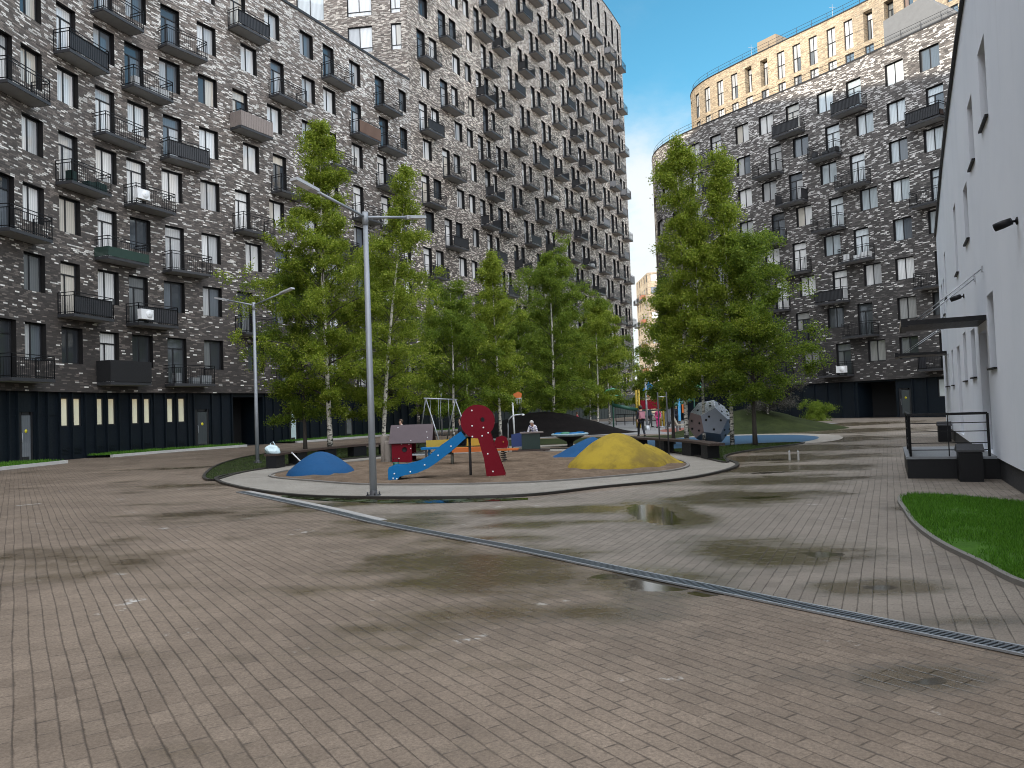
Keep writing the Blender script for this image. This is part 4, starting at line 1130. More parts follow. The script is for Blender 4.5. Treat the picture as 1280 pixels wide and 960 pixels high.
# far plaza, strips of path and turf across the back
sheet('plaza', [(-2, 44), (5, 46), (12, 43), (22, 52), (19, 74), (9, 90), (2, 76), (-4, 60)], .006, M['pave_far'])
tf = [(-6.2, 39.5), (0, 36.5), (7.5, 38.0), (9.5, 41.4), (6, 43), (-1, 44), (-6.5, 47)]
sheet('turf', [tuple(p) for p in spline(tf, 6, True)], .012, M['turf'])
sheet('path', [(-3.5, 34.2), (5, 34.8), (5, 36), (-3.5, 35.6)], .010, M['pave_ring'])
rb_ = spline([(9.4, 47), (13.5, 46), (16.5, 50), (14, 55), (10.5, 53)], 6, True)
sheet('rubber_surface', [tuple(p) for p in rb_], .012, plain('red_rubber', (.22, .075, .05), .8, 0, .2, 3))
# drain channel
strip('drain_channel', [tuple(p) for p in drs], .17, .004, plain('drain_dark', (.012, .012, .012), .6), z0=.001, label='long slotted drain channel running across the paving', cat='drain')
dch = [o for o in bpy.data.objects if o.name == 'drain_channel'][0]
for sd in (-1, 1):
    ed = MB(); pl_ = offset_pl([tuple(p) for p in drs], sd * .085)
    for a, b in zip(pl_[:-1], pl_[1:]): ed.beam((*a, .008), (*b, .008), .022, .016)
    ed.build('channel_edge', M['steel'], dch)
gr = MB(); acc = 0.0; cum = np.r_[0, np.cumsum(np.linalg.norm(np.diff(drs, axis=0), axis=1))]
for s_ in np.arange(0, cum[-1], .042):
    i = int(np.clip(np.searchsorted(cum, s_) - 1, 0, len(drs) - 2)); t = (s_ - cum[i]) / (cum[i + 1] - cum[i]); p = drs[i] + t * (drs[i + 1] - drs[i]); d = drs[i + 1] - drs[i]; d /= np.linalg.norm(d); nn = np.array([d[1], -d[0]])
    a = p - nn * .072 + d * .012; b = p + nn * .072 - d * .012
    gr.beam((*a, .008), (*b, .008), .021, .012)
for off_ in (-.03, .03): 
    pl_ = offset_pl([tuple(p) for p in drs], off_)
gr.build('grate', plain('grate_steel', (.16, .18, .20), .4, .8, .2, 5), dch)
wk = offset_pl([tuple(p) for p in drs if p[1] > 12.3], -.19)
strip('kerb', wk, .13, .008, plain('pale_strip', (.30, .295, .28), .7, 0, .25, 3), kind='structure')
# earth mounds
def circle(cx, cy, rx, ry, rot=0, n=36): return [(cx + rx * math.cos(a) * math.cos(rot) - ry * math.sin(a) * math.sin(rot), cy + rx * math.cos(a) * math.sin(rot) + ry * math.sin(a) * math.cos(rot)) for a in [2 * math.pi * i / n for i in range(n)]]
smooth = lambda t: (3 * t * t - 2 * t ** 3) ** .8
tag(radial('earth_mound', circle(2.0, 50.0, 6.2, 3.4), (1.8, 50.2), 1.5, M['soil'], 16, .10, .7, smooth), 'dark bare earth mound behind the green play table', 'earth mound')
gmnd = tag(radial('grass_mound', circle(14.2, 44.5, 5.6, 4.2, .5), (13.6, 45.0), 1.25, M['turf'], 16, .08, .8, smooth), 'dark grassy mound right of the climbing dodecahedron', 'grass mound')
# ------------------------------------------------------------------ playground
def px(x, y, Y): return at(x, y, Y)
dome = lambda t: math.sqrt(max(0, 1 - (1 - t) ** 2)) ** 1.25
x, y = G(393, 596.5)
tag(radial('rubber_dome', circle(x, y + .75, 1.0, 1.0), (x, y + .75), .66, M['dome_blue'], 14, .006, 2, lambda t: smooth(t) * .55 + .45 * math.sqrt(max(0, 1 - (1 - t) ** 2)), .03), 'blue rubber play dome at the left end of the sand', 'play dome')
x, y = G(779, 588)
yo = circle(x - .02, y + 1.0, 1.40, 1.25, 0, 44)
ym = radial('rubber_mound', yo, (x - .02, y + 1.15), .92, M['yellow'], 18, .02, 1.2, lambda t: smooth(t) * .6 + .4 * math.sqrt(max(0, 1 - (1 - t) ** 2)), .03)
tag(ym, 'large worn yellow rubber mound at the right end of the sand', 'play mound')
lob = radial('rubber_lobe', circle(x + 1.05, y + 1.9, .95, .95), (x + .95, y + 1.9), .56, M['yellow'], 12, .015, 1.2, lambda t: smooth(t) * .6 + .4 * t, .03); lob.parent = ym
x2, y2 = G(735, 573)
tag(radial('rubber_mound', circle(x2, y2 + .6, 1.25, .9), (x2 + .25, y2 + .6), .66, M['dome_blue'], 12, .01, 1.2, lambda t: smooth(t) * .6 + .4 * t, .03), 'blue rubber mound half hidden behind the yellow mound', 'play mound')

# slide
SY = 19.4
sl0 = px(545, 599, SY); slide = empty('slide', (sl0.x, SY + .25, .04), 'playground slide with blue chute and round dark red side panel', 'slide')
def crop(x, y): p = px(470 + x * .15625, 480 + y * .15625, SY); return (p.x - sl0.x, p.z - .04)
top_e = [(95, 690), (105, 665), (140, 652), (230, 648), (330, 622), (410, 582), (520, 490), (680, 378)]
bot_e = [(720, 432), (600, 540), (480, 632), (420, 672), (330, 712), (240, 728), (190, 742), (165, 778), (100, 780)]
prof = [crop(*p) for p in top_e + bot_e]
for nm, a, b in (('chute_side', -.27, -.235), ('chute_side', .235, .27)):
    q = MB(); q.prism(prof, 'y', a, b); bevel(q.build(nm, M['blue'], slide), .006)
bed = [crop(*p) for p in [(110, 730), (240, 700), (330, 680), (415, 635), (500, 570), (690, 415)]]
q = MB()
for a, b in zip(bed[:-1], bed[1:]): q.face([(a[0], -.235, a[1]), (b[0], -.235, b[1]), (b[0], .235, b[1]), (a[0], .235, a[1])])
q.build('chute_bed', M['steel'], slide)
cx, cz = crop(812, 300); Rr = .425
circ = []
leg = [crop(*p) for p in [(925, 400), (960, 520), (1046, 748), (888, 752), (865, 600), (818, 470)]]
a0 = math.atan2(leg[0][1] - cz, leg[0][0] - cx); a1 = math.atan2(leg[-1][1] - cz, leg[-1][0] - cx)
if a1 > a0: a1 -= 2 * math.pi
circ = [(cx + Rr * math.cos(a0 + (a1 + 2 * math.pi - a0) * i / 30), cz + Rr * math.sin(a0 + (a1 + 2 * math.pi - a0) * i / 30)) for i in range(31)]
panel = circ + leg[::-1][1:-1]
hx, hz = crop(850, 285)
for a, b in ((-.33, -.285), (.285, .33)):
    me = bpy.data.meshes.new('side_panel'); bm = bmesh.new()
    vo_ = [bm.verts.new((p[0], a, p[1])) for p in panel]; vi = [bm.verts.new((hx + .062 * math.cos(t), a, hz + .062 * math.sin(t))) for t in [2 * math.pi * i / 14 for i in range(14)]]
    ed_ = [bm.edges.new((vo_[i], vo_[(i + 1) % len(vo_)])) for i in range(len(vo_))] + [bm.edges.new((vi[i], vi[(i + 1) % 14])) for i in range(14)]
    r_ = bmesh.ops.triangle_fill(bm, edges=ed_, use_beauty=True)
    fs = [f for f in bm.faces]
    ex = bmesh.ops.extrude_face_region(bm, geom=fs); bmesh.ops.translate(bm, verts=[v for v in ex['geom'] if isinstance(v, bmesh.types.BMVert)], vec=(0, b - a, 0))
    bmesh.ops.recalc_face_normals(bm, faces=bm.faces); bm.to_mesh(me); bm.free(); me.materials.append(M['red']); mobj('side_panel', me, slide)
bolts = MB()
def bolt(mb_, X, Z, Yf, r=.022): 
    b0 = len(mb_.v); mb_.lathe([(r, 0), (r * .9, .012), (0, .016)], (0, 0, 0), 8)
    for i in range(b0, len(mb_.v)): vx, vy, vz = mb_.v[i]; mb_.v[i] = (X + vx, Yf - vz, Z + vy)
for p in [(768, 212), (770, 335), (860, 348), (772, 420), (850, 415), (898, 390), (895, 558), (936, 698), (908, 741), (1028, 736)]: c = crop(*p); bolt(bolts, c[0], c[1], -.33)
for p in [(148, 717), (138, 755), (167, 758), (275, 703), (390, 648), (498, 571), (600, 498)]: c = crop(*p); bolt(bolts, c[0], c[1], -.27)
bolts.build('bolt', M['whitepaint'], slide)
pt = crop(770, 420); q = MB(); q.box((pt[0] + .12, 0, pt[1] + .02), (.62, .56, .03)); q.build('platform', plain('grey_platform', (.10, .10, .10), .6), slide)
q = MB()
f0 = crop(1020, 745); t0 = crop(905, 420)
for i in range(5):
    t = (i + .6) / 5.4; q.tube([(f0[0] + (t0[0] - f0[0]) * t - .05, -.284, f0[1] + (t0[1] - f0[1]) * t), (f0[0] + (t0[0] - f0[0]) * t - .05, .284, f0[1] + (t0[1] - f0[1]) * t)], .018, 6)
q.build('rung', M['steel'], slide)
q = MB(); l = crop(175, 760); q.tube([(l[0], -.15, -.05), (l[0], -.15, l[1] + .06)], .03, 8); q.tube([(l[0], .15, -.05), (l[0], .15, l[1] + .06)], .03, 8); q.build('leg', M['charcoal'], slide)
q = MB(); q.tube([(pt[0] - .1, .24, 0), (pt[0] - .1, .24, pt[1] + .05)], .035, 8); q.build('leg', M['charcoal'], slide)

# playhouse
HY = 26.3
h0 = px(514, 581, HY); house = empty('playhouse', (h0.x, HY, .04), 'small red playhouse with plum grey pitched roof left of the slide', 'playhouse')
def hc(x, y): p = px(470 + x * .15625, 480 + y * .15625, HY); return (p.x - h0.x, p.z - .04)
xl = hc(130, 640)[0]; xr = hc(450, 600)[0]; xm = hc(290, 600)[0]; zr = hc(250, 330)[1]; ze = hc(250, 460)[1]
q = MB(); q.box(((xl + xm) / 2, -.02, ze / 2 + .02), (xm - xl, .03, ze)); bevel(q.build('wall_panel', M['red'], house), .005)
q = MB(); q.box((xl - .0, .55, ze / 2 + .02), (.03, 1.1, ze)); q.build('wall_panel', plain('black_panel', (.02, .015, .017), .5), house)
q = MB(); q.box(((xl + xm) / 2, 1.1, ze / 2 + .02), (xm - xl, .03, ze)); q.build('wall_panel', M['red'], house)
q = MB()
for yy in (-.0, 1.08): q.box((xr - .2, yy, ze / 2), (.07, .07, ze + .04))
q.build('post', M['charcoal'], house)
q = MB(); x0 = hc(100, 340)[0]; x1 = hc(448, 340)[0]
for a, b in (((-.13, ze - .06), (.54, zr)), ((1.21, ze - .06), (.54, zr))):
    q.beam(((x0 + x1) / 2, a[0], a[1]), ((x0 + x1) / 2, b[0], b[1] - (.0 if a[0] < 0 else .003)), x1 - x0, .03)
q.build('roof', M['plumroof'], house)
q = MB()
for p in [(400, 386), (410, 428), (280, 452), (160, 350)]:
    c = hc(*p); t = (c[1] - (ze - .06)) / (zr - ze + .06); bolt(q, c[0], c[1], -.13 + .67 * t - .018, .02)
for p in [(185, 595), (205, 480), (265, 480), (278, 515)]: c = hc(*p); bolt(q, c[0], c[1], -.035, .02)
q.build('bolt', M['whitepaint'], house)
q = MB(); c = hc(222, 525)
q.lathe([(0, .0), (.085, .0), (.085, .012)], (0, 0, 0), 12)
for i in range(len(q.v)): vx, vy, vz = q.v[i]; q.v[i] = (c[0] + .03 + vx, -.037 - vz, c[1] + vy)
q.build('peephole', M['void'], house)
q = MB(); q.box(((xm + xr) / 2 - .1, .5, .26), (xr - xm - .1, 1.0, .05)); q.build('bench_board', M['steel'], house)
c = hc(420, 510); q = MB(); q.box((c[0] + .0, .1, c[1]), (.5, .5, .04)); q.tube([(c[0], .1, 0), (c[0], .1, c[1])], .03, 6); q.build('counter', M['blue'], house)

# swing frame
A1 = px(532, 498, 37.0); A2 = px(569, 499.5, 38.4)
sw = empty('swing_set', ((A1.x + A2.x) / 2, 37.7, 0), 'pale metal swing frame standing behind the slide', 'swing'); o3 = Vector(((A1.x + A2.x) / 2, 37.7, 0))
q = MB(); ext = A1 + (A1 - A2) * 1.05; q.tube([A1 + (A1 - A2).normalized() * .12 - o3, A2 + (A2 - A1).normalized() * .12 - o3], .036, 8); q.build('crossbar', M['steel'], sw)
for apex, feet in ((A1, [px(552, 557, 36.2), px(523, 553, 38.6)]), (A2, [px(590, 556, 37.3), px(557, 552, 39.4)])):
    for f in feet:
        q = MB(); f.z = 0; q.tube([apex - o3, f - o3], .032, 8); q.build('leg', M['steel'], sw)
for t in (.28, .62):
    b = A1.lerp(A2, t) - o3; q = MB()
    for dx in (-.2, .2):
        q.tube([b + Vector((dx, 0, 0)), b + Vector((dx, .1, -1.75))], .01, 5)
    q.build('chain', M['steel'], sw); q = MB(); q.box(b + Vector((0, .1, -1.78)), (.44, .2, .04)); q.build('seat', M['black'], sw)

# orange and yellow rocking bench between house and panel
c = px(579, 571, 24.6); rk = empty('rocking_bench', (c.x, 24.6, .04), 'orange and yellow rocking bench behind the slide chute', 'rocking toy')
q = MB(); q.prism([(-.62, .50), (-.5, .38), (.6, .38), (.95, .47), (1.0, .52), (-.6, .53)], 'y', -.22, .22); q.build('hull', M['orange'], rk)
q = MB(); q.prism([(-1.2, .56), (1.0, .56), (.9, .80), (-1.2, .78)], 'y', .26, .30); q.build('back_board', M['yellowpaint'], rk)
for xx in (-.35, .75): q = MB(); q.tube([(xx, 0, -.04), (xx, 0, .40)], .05, 8); q.build('post', plain('grey_post', (.12, .12, .10), .6), rk)
q = MB(); q.box((-.95, -.1, .54), (.7, .4, .06)); q.build('seat', M['blue'], rk)
# red spring rider right of the panel
c = px(630, 573, 24.6); sp = empty('spring_rider', (c.x, 24.6, .04), 'red and orange spring rider just right of the red slide panel', 'spring rider')
q = MB(); pts = [(.10 * math.cos(t * 2.2), .10 * math.sin(t * 2.2), .02 + t * .021) for t in range(0, 18)]; q.tube(pts, .014, 5); q.build('spring', M['charcoal'], sp)
q = MB(); q.prism([(-.22, .46), (-.30, .62), (-.22, .80), (-.05, .86), (.10, .80), (.16, .62), (.12, .46)], 'y', -.02, .02); bevel(q.build('side_panel', M['red'], sp), .005)
q = MB(); q.prism([(-.25, .38), (.45, .38), (.50, .44), (-.25, .44)], 'y', -.16, .16); q.build('seat', M['orange'], sp)
q = MB(); q.tube([(.0, -.22, .66), (.0, .22, .66)], .018, 6); q.build('handle', M['yellowpaint'], sp)

# green play table with sand tray
c = px(664, 565, 30.6); tb = empty('play_table', (c.x, 30.6, 0.01), 'dark green box-shaped play table behind the sand', 'play table')
q = MB(); q.box((0, 0, .44), (.72, .7, .62)); bevel(q.build('body', M['green'], tb), .01)
q = MB(); q.box((.04, 0, .775), (.92, .86, .045)); bevel(q.build('top', plain('grey_top', (.16, .13, .12), .5), tb), .006)
q = MB(); q.box((-.02, 0, .09), (1.5, 1.0, .06)); q.build('plinth', M['wood'], tb)
for xx in (-.55, .5): q = MB(); q.box((xx, -.2, .03), (.1, .5, .06)); q.build('foot', M['black'], tb)
# shepherd's-crook pipe and white pole with orange hoop board
c = px(636, 566, 30.4); cr_ = empty('bent_pipe', (c.x, 30.4, 0), 'bent grey pipe shaped like a crook left of the green play table', 'play pipe')
q = MB(); q.tube([(0, 0, 0), (0, 0, 1.15), (.05, 0, 1.33), (.17, 0, 1.45), (.32, 0, 1.50), (.62, 0, 1.52)], .028, 8); q.build('pipe', M['steel'], cr_)
q = MB(); q.lathe([(.05, -.05), (.06, 0), (.02, .02)], (.62, 0, 1.52), 10); q.build('spout', M['whitepaint'], cr_)
c = px(643, 540, 44.0); bk_ = empty('hoop_post', (c.x, 44, 0), 'white pole with a small orange basket board above the earth mound', 'basketball hoop')
q = MB(); q.tube([(0, 0, 0), (-.05, 0, 2.35)], .05, 8); q.tube([(-.05, 0, 2.35), (.25, 0, 2.5)], .03, 6); q.build('pole', M['whitepaint'], bk_)
q = MB(); q.prism([(-.05, 2.42), (.45, 2.36), (.52, 2.62), (.3, 2.75), (.02, 2.62)], 'y', -.03, .03); q.build('board', M['orange'], bk_)
q = MB(); q.tube([(.30 + .18 * math.cos(a), -.22 + .18 * math.sin(a), 2.36) for a in [i * math.pi / 6 for i in range(13)]], .015, 5)
for a in range(6): q.tube([(.30 + .18 * math.cos(a), -.22 + .18 * math.sin(a), 2.36), (.30 + .1 * math.cos(a), -.22 + .1 * math.sin(a), 2.0)], .006, 4)
q.build('hoop', M['whitepaint'], bk_)
c = px(645, 556, 34.5); tp = empty('play_board', (c.x, 34.5, 0), 'low dark blue play board behind the bent pipe', 'play board')
q = MB(); q.prism([(-.2, .05), (.85, .05), (.85, .55), (.4, .72), (-.2, .6)], 'y', -.03, .03); q.build('board', plain('deep_blue', (.01, .03, .13), .4), tp)
for xx in (-.15, .8): q = MB(); q.box((xx, .05, .3), (.06, .06, .62)); q.build('post', M['charcoal'], tp)

# spinner dish
c = px(713, 561, 34.0); spn = empty('spinner_dish', (c.x, 34.0, 0), 'flat blue and green spinner dish on a dark cone', 'roundabout')
q = MB(); q.lathe([(.13, 0), (.13, .12), (.16, .22), (.62, .44), (.62, .46)], (0, 0, 0), 24); q.build('cone', M['black'], spn)
q = MB(); q.lathe([(.60, .45), (.80, .50), (.84, .55), (.80, .585), (.55, .56), (0, .55)], (0, 0, 0), 32); q.build('dish', plain('pale_blue', (.30, .42, .48), .4), spn)
for a0_, mt in ((.4, 'blue'), (1.9, 'green'), (3.4, 'blue'), (5.0, 'blue'), (4.2, 'green')):
    q = MB(); q.lathe([(.0, .035), (.15, .03), (.22, .0), (.22, -.02)], (.5 * math.cos(a0_), .5 * math.sin(a0_), .60), 14); q.build('pad', M[mt] if mt == 'blue' else plain('mid_green', (.02, .16, .09), .45), spn)

# climbing dodecahedron
c = px(889, 557, 31.6)
dd = empty('climbing_dodecahedron', (c.x, 31.6, 0), 'faceted metal dodecahedron climber under the right birches', 'climbing frame')
phi = (1 + 5 ** .5) / 2; vs = [(a, b, c_) for a in (-1, 1) for b in (-1, 1) for c_ in (-1, 1)] + [p for a in (-1, 1) for b in (-1, 1) for p in ((0, a / phi, b * phi), (a / phi, b * phi, 0), (a * phi, 0, b / phi))]
n0 = Vector((0, phi, 1)).normalized(); tgt = Vector((-.06, -1, .04)).normalized()
Rm = n0.rotation_difference(tgt).to_matrix(); sc_ = .93 / math.sqrt(3)
fv_ = sorted([Rm @ Vector(v) for v in vs], key=lambda v: -v.dot(tgt))[0] - tgt * (Rm @ Vector(sorted(vs, key=lambda v: -(Rm @ Vector(v)).dot(tgt))[0])).dot(tgt)
right_ = Vector((1, 0, 0)); right_ = (right_ - tgt * right_.dot(tgt)).normalized(); up_ = right_.cross(tgt) * -1
if up_.z < 0: up_ = -up_
cur = math.atan2(fv_.dot(up_), fv_.dot(right_)); want = R_(8)
best = min((Matrix.Rotation(s_ * (want - cur), 3, tgt) for s_ in (1, -1)), key=lambda Q: abs(math.atan2((Q @ fv_).dot(up_), (Q @ fv_).dot(right_)) - want))
Rm = best @ Rm
bm = bmesh.new()
for v in vs: bm.verts.new(Rm @ Vector(v) * sc_)
bmesh.ops.convex_hull(bm, input=bm.verts[:]); bmesh.ops.dissolve_limit(bm, angle_limit=R_(5), verts=bm.verts[:], edges=bm.edges[:])
zmin = min(v.co.z for v in bm.verts)
bmesh.ops.translate(bm, verts=bm.verts[:], vec=(0, 0, -zmin + .0)); bm.normal_update()
fm = [(f.calc_center_median().copy(), f.normal.copy()) for f in bm.faces]
pinks = plain('pinkish_steel', (.30, .215, .205), .4, .15, .1); greys = plain('grey_steel', (.24, .26, .30), .4, .2, .1); brights = plain('bright_steel', (.62, .66, .72), .3, .5, .06)
for f in bm.faces:
    n_ = f.normal; f.material_index = 2 if n_.z > .25 else (1 if n_.x < -.3 else 0)
me = bpy.data.meshes.new('shell'); bm.to_mesh(me); bm.free()
for mt in (greys, pinks, brights): me.materials.append(mt)
bevel(mobj('shell', me, dd), .012, 2, 20)
rg = random.Random(4)
for cpos, n_ in fm:
    if n_.z < -.6: continue
    t1 = n_.cross(Vector((.3, .2, .9))).normalized(); t2 = n_.cross(t1)
    for i in range(4):
        a = i * 1.57 + rg.random(); r_ = .26 + .08 * rg.random(); p = cpos + (t1 * math.cos(a) + t2 * math.sin(a)) * r_ + n_ * .005
        q = MB(); q.tube([p, p + n_ * .03], [.05, .035], 8); q.build('climbing_hold', M['black'], dd)

# benches
def bench(name, line, label, w=.5, blocks=4, z=.47):
    P = spline(line, 10); c0 = P[len(P) // 2]; o = empty(name, (c0[0], c0[1], 0), label, 'bench')
    q = MB()
    for off_ in (-.18, -.06, .06, .18):
        pl_ = offset_pl([tuple(p) for p in P], off_)
        for a, b in zip(pl_[:-1], pl_[1:]): q.beam((a[0] - c0[0], a[1] - c0[1], z), (b[0] - c0[0], b[1] - c0[1], z), .105, .07)
    q.build('seat', M['wood'], o)
    for i in range(blocks):
        j = int((i + .35) / (blocks - .3) * (len(P) - 2)); d = P[j + 1] - P[j]
        q = MB(); q.box((P[j][0] - c0[0], P[j][1] - c0[1], .22), (.75, .36, .435), math.atan2(d[1], d[0])); bevel(q.build('block', M['black'], o), .01)
    return o
bench('curved_bench', [(-8.3, 26.2), (-8.05, 28.2), (-7.3, 30.6), (-6.2, 32.6), (-5.0, 34.0)], 'long curved dark wooden bench behind the blue dome', blocks=5)
bench('curved_bench', [(4.6, 29.8), (5.3, 27.2), (5.85, 24.6), (5.95, 22.6)], 'curved dark wooden bench beside the yellow mound', blocks=4)
# bag on the left bench
o = empty('carrier_bag', (-8.33, 26.55, .505), 'pale blue plastic bag lying on the left end of the bench', 'bag')
bm = bmesh.new(); bmesh.ops.create_icosphere(bm, subdivisions=3, radius=.2)
for v in bm.verts: v.co *= 1 + .35 * mnoise.noise(v.co * 6); v.co.z = max(-.1, v.co.z) + .1; v.co.x *= 1.35
me = bpy.data.meshes.new('sack'); bm.to_mesh(me); bm.free(); me.materials.append(plain('bag_plastic', (.50, .63, .66), .35)); mobj('sack', me, o)
q = MB(); q.tube([(-.05, 0, .22), (-.08, .0, .36), (.02, .0, .40), (.08, 0, .30), (.06, 0, .22)], .018, 5); q.build('handle', plain('bag_plastic', (.5, .6, .6), .35), o)
# white rod stuck behind the dome
a = px(376, 577, 24.2); b = px(365, 566, 24.0); o = empty('white_rod', (a.x, 24.2, 0), 'short white rod leaning behind the blue dome', 'rod')
q = MB(); q.tube([(0, 0, .02), a - Vector((a.x, 24.2, 0)), b - Vector((a.x, 24.2, 0))], .022, 8); q.build('pole', M['whitepaint'], o)
q = MB(); q.lathe([(.0, .03), (.03, .02), (.03, -.02)], tuple(b - Vector((a.x, 24.2, 0))), 8); q.build('cap', M['steel'], o)
# upright timber stumps beside the playhouse
for x_, Y, h, lab in ((481, 27.0, .95, 'taller pale timber stump left of the playhouse'), (485.5, 26.6, .78, 'shorter pale timber stump touching the playhouse side')):
    c = px(x_, 580, Y); o = MB(); o.lathe([(.13, 0), (.125, h - .03), (.10, h), (0, h + .005)], (0, 0, 0), 14); o = o.build('timber_stump', plain('grey_timber', (.22, .19, .16), .8, 0, .3, 8, .5), None, (c.x, Y, .02)); tag(o, lab, 'stump')
c = px(495, 585, 23.5); o = empty('toy_bucket', (c.x, 23.5, .06), 'small dark green toy bucket in the sand by the playhouse', 'toy')
q = MB(); q.lathe([(.07, 0), (.10, .18), (.095, .18), (.06, .02), (0, .02)], (0, 0, 0), 14); q.build('body', plain('toy_green', (.015, .10, .07), .4), o); q = MB(); q.tube([(-.1, 0, .18), (-.07, 0, .27), (0, 0, .30), (.07, 0, .27), (.1, 0, .18)], .008, 5); q.build('handle', M['black'], o)
# two stakes on the lane
for x_, lab in ((987, 'left one of two thin pale stakes in the lane'), (998, 'right one of two thin pale stakes in the lane')):
    x, y = G(x_, 575); o = empty('stake', (x, y, 0), lab, 'stake'); q = MB(); q.box((0, 0, .12), (.045, .045, .24)); q.build('post', M['kerb'], o); q = MB(); q.lathe([(.03, 0), (.0, .04)], (0, 0, .24), 8); q.build('cap', M['steel'], o)

# lamp posts
def lamp(x, y, top, a_dir, label, L1=1.25, tilt=.17, hgt=None):
    gx, gy = G(x, y); o = empty('street_lamp', (gx, gy, 0), label, 'street lamp')
    q = MB(); q.tube([(0, 0, .02), (0, 0, 2.2), (0, 0, hgt)], [.078, .07, .052], 10); q.build('pole', M['lampgrey'], o)
    q = MB(); q.lathe([(.16, 0), (.16, .025), (.085, .03), (.08, .12), (.0, .12)], (0, 0, 0), 12)
    for i in range(4): a = i * math.pi / 2 + .4; q.tube([(.125 * math.cos(a), .125 * math.sin(a), .02), (.125 * math.cos(a), .125 * math.sin(a), .09)], .018, 6)
    q.build('base_flange', M['charcoal'], o)
    q = MB(); q.tube([(0, 0, hgt - .25), (0, 0, hgt + .03)], .066, 10); q.build('collar', M['lampgrey'], o)
    for s in (1, -1):
        d = Vector((math.cos(a_dir) * s, math.sin(a_dir) * s, tilt)); b = Vector((0, 0, hgt - .08)); e_ = b + d * L1
        q = MB(); q.tube([b, e_], .03, 8); q.build('arm', M['lampgrey'], o)
        h = MB(); h.beam(e_ - d * .05, e_ + d * .52, .20, .06); h.beam(e_ - d * .1, e_ + d * .12, .10, .085); hd = bevel(h.build('lamp_head', plain('lamp_head', (.45, .46, .47), .4, .2), o), .012)
        g_ = MB(); u_ = Vector((0, 0, -.034)); g_.beam(e_ + d * .08 + u_, e_ + d * .46 + u_, .15, .008); g_.build('lens', M['whitepaint'], hd)
lamp(467, 620, 262, R_(57), 'tall grey double-arm street lamp standing at the front edge of the playground', 1.42, .19, 6.0)
lamp(322, 579, 380, R_(-25), 'farther grey double-arm street lamp on the grass left of the birches', 1.45, .24, 6.25)
for x_, y_, Y, h, lab in ((553, 545, 57, 3.6, 'short slim lamp far behind the swing frame'), ):
    c = px(x_, y_, Y); o = empty('street_lamp', (c.x, Y, 0), lab, 'street lamp'); q = MB(); q.tube([(0, 0, 0), (0, 0, h)], .05, 8); q.build('pole', M['lampgrey'], o); q = MB(); q.lathe([(.06, 0), (.16, .1), (.16, .3), (.05, .36)], (0, 0, h), 12); q.build('lamp_head', M['whitepaint'], o)
c = px(809, 530, 52); o = empty('lamp_post', (c.x, 52, 0), 'grey post in the far plaza near the pink jacket', 'post'); q = MB(); q.tube([(0, 0, 0), (0, 0, 3.6)], .07, 8); q.build('pole', M['lampgrey'], o); q = MB(); q.lathe([(.2, 0), (.2, .3), (.08, .34)], (0, 0, 0), 10); q.build('base_flange', M['steel'], o)

# two posts with a bar by the right bench
x, y = G(839, 575); o = empty('pull_up_bars', (x, y + 1, 0), 'two thin posts with crossbars standing behind the right bench', 'exercise bars')
for xx in (-.14, .14): q = MB(); q.tube([(xx, 0, 0), (xx, 0, 2.1)], .024, 8); q.build('post', M['charcoal'], o)
q = MB()
for z in (1.0, 1.95): q.tube([(-.14, 0, z), (.14, 0, z)], .018, 6)
q.build('bar', M['steel'], o)

# far play tower with green canopies
c = px(770, 530, 58); tw = empty('play_tower', (c.x + 1.5, 58, 0), 'far play tower with yellow posts and green bubble roofs', 'play tower')
q = MB(); q.box((1.2, .6, 1.3), (2.2, 1.4, .12)); q.build('deck', M['green'], tw)
for xx, mt in ((.3, 'yellowpaint'), (2.1, 'yellowpaint')):
    for yy in (0, 1.2): q = MB(); q.tube([(xx, yy, 0), (xx, yy, 2.9)], .085, 8); q.build('post', M[mt], tw)
for xx, z, r_ in ((-1.6, 2.5, .75), (4.6, 2.9, .7)):
    q = MB(); q.lathe([(r_, 0), (r_ * .92, .25), (r_ * .6, .5), (0, .62)], (xx, .6, z), 18); q.build('bubble_roof', M['mint'], tw); q = MB(); q.tube([(xx, .6, 0), (xx, .6, z + .3)], .06, 8); q.build('post', plain('dark_green_post', (.02, .09, .06), .5), tw)
    q = MB(); q.tube([(xx, .6, z * .72), ((.3 if xx < 0 else 2.1), .6, 1.35)], .14, 8); q.build('tunnel', plain('dark_green_post', (.02, .09, .06), .5), tw)
q = MB(); q.box((1.2, -.05, 1.75), (1.6, .05, .7)); q.build('panel', M['red'], tw)
q = MB(); q.lathe([(.5, 0), (.3, .35), (0, .7)], (1.2, .6, 2.8), 4); q.build('roof', M['blue'], tw)
c = px(838, 532, 50); pb = empty('notice_board', (c.x, 50, 0), 'tall slate grey panel with a blue post in the far plaza', 'panel')
q = MB(); q.box((-.02, 0, 1.35), (.62, .08, 1.55)); q.build('board', plain('slate_panel', (.10, .115, .13), .5), pb)
for xx in (-.28, .24): q = MB(); q.box((xx, .07, .8), (.06, .06, 1.6)); q.build('leg', M['charcoal'], pb)
q = MB(); q.box((.62, 0, 1.35), (.16, .1, 1.5)); q.build('post', plain('sky_blue', (.08, .35, .62), .4), pb); q = MB(); q.box((.62, .02, .3), (.07, .07, .6)); q.build('foot', M['charcoal'], pb)
q = MB(); q.box((.85, .02, 1.4), (.1, .08, .55)); q.build('side_block', M['orange'], pb)
c = px(852, 538, 47); o = empty('deck_chair', (c.x, 47, 0), 'pale low lounge seat in the far plaza', 'seat')
q = MB(); q.prism([(-.6, 1.0), (-.5, 1.0), (-.25, .48), (.75, .42), (.75, .36), (-.32, .40)], 'y', -.3, .3); q.build('seat', plain('pale_wood', (.48, .43, .34), .6), o)
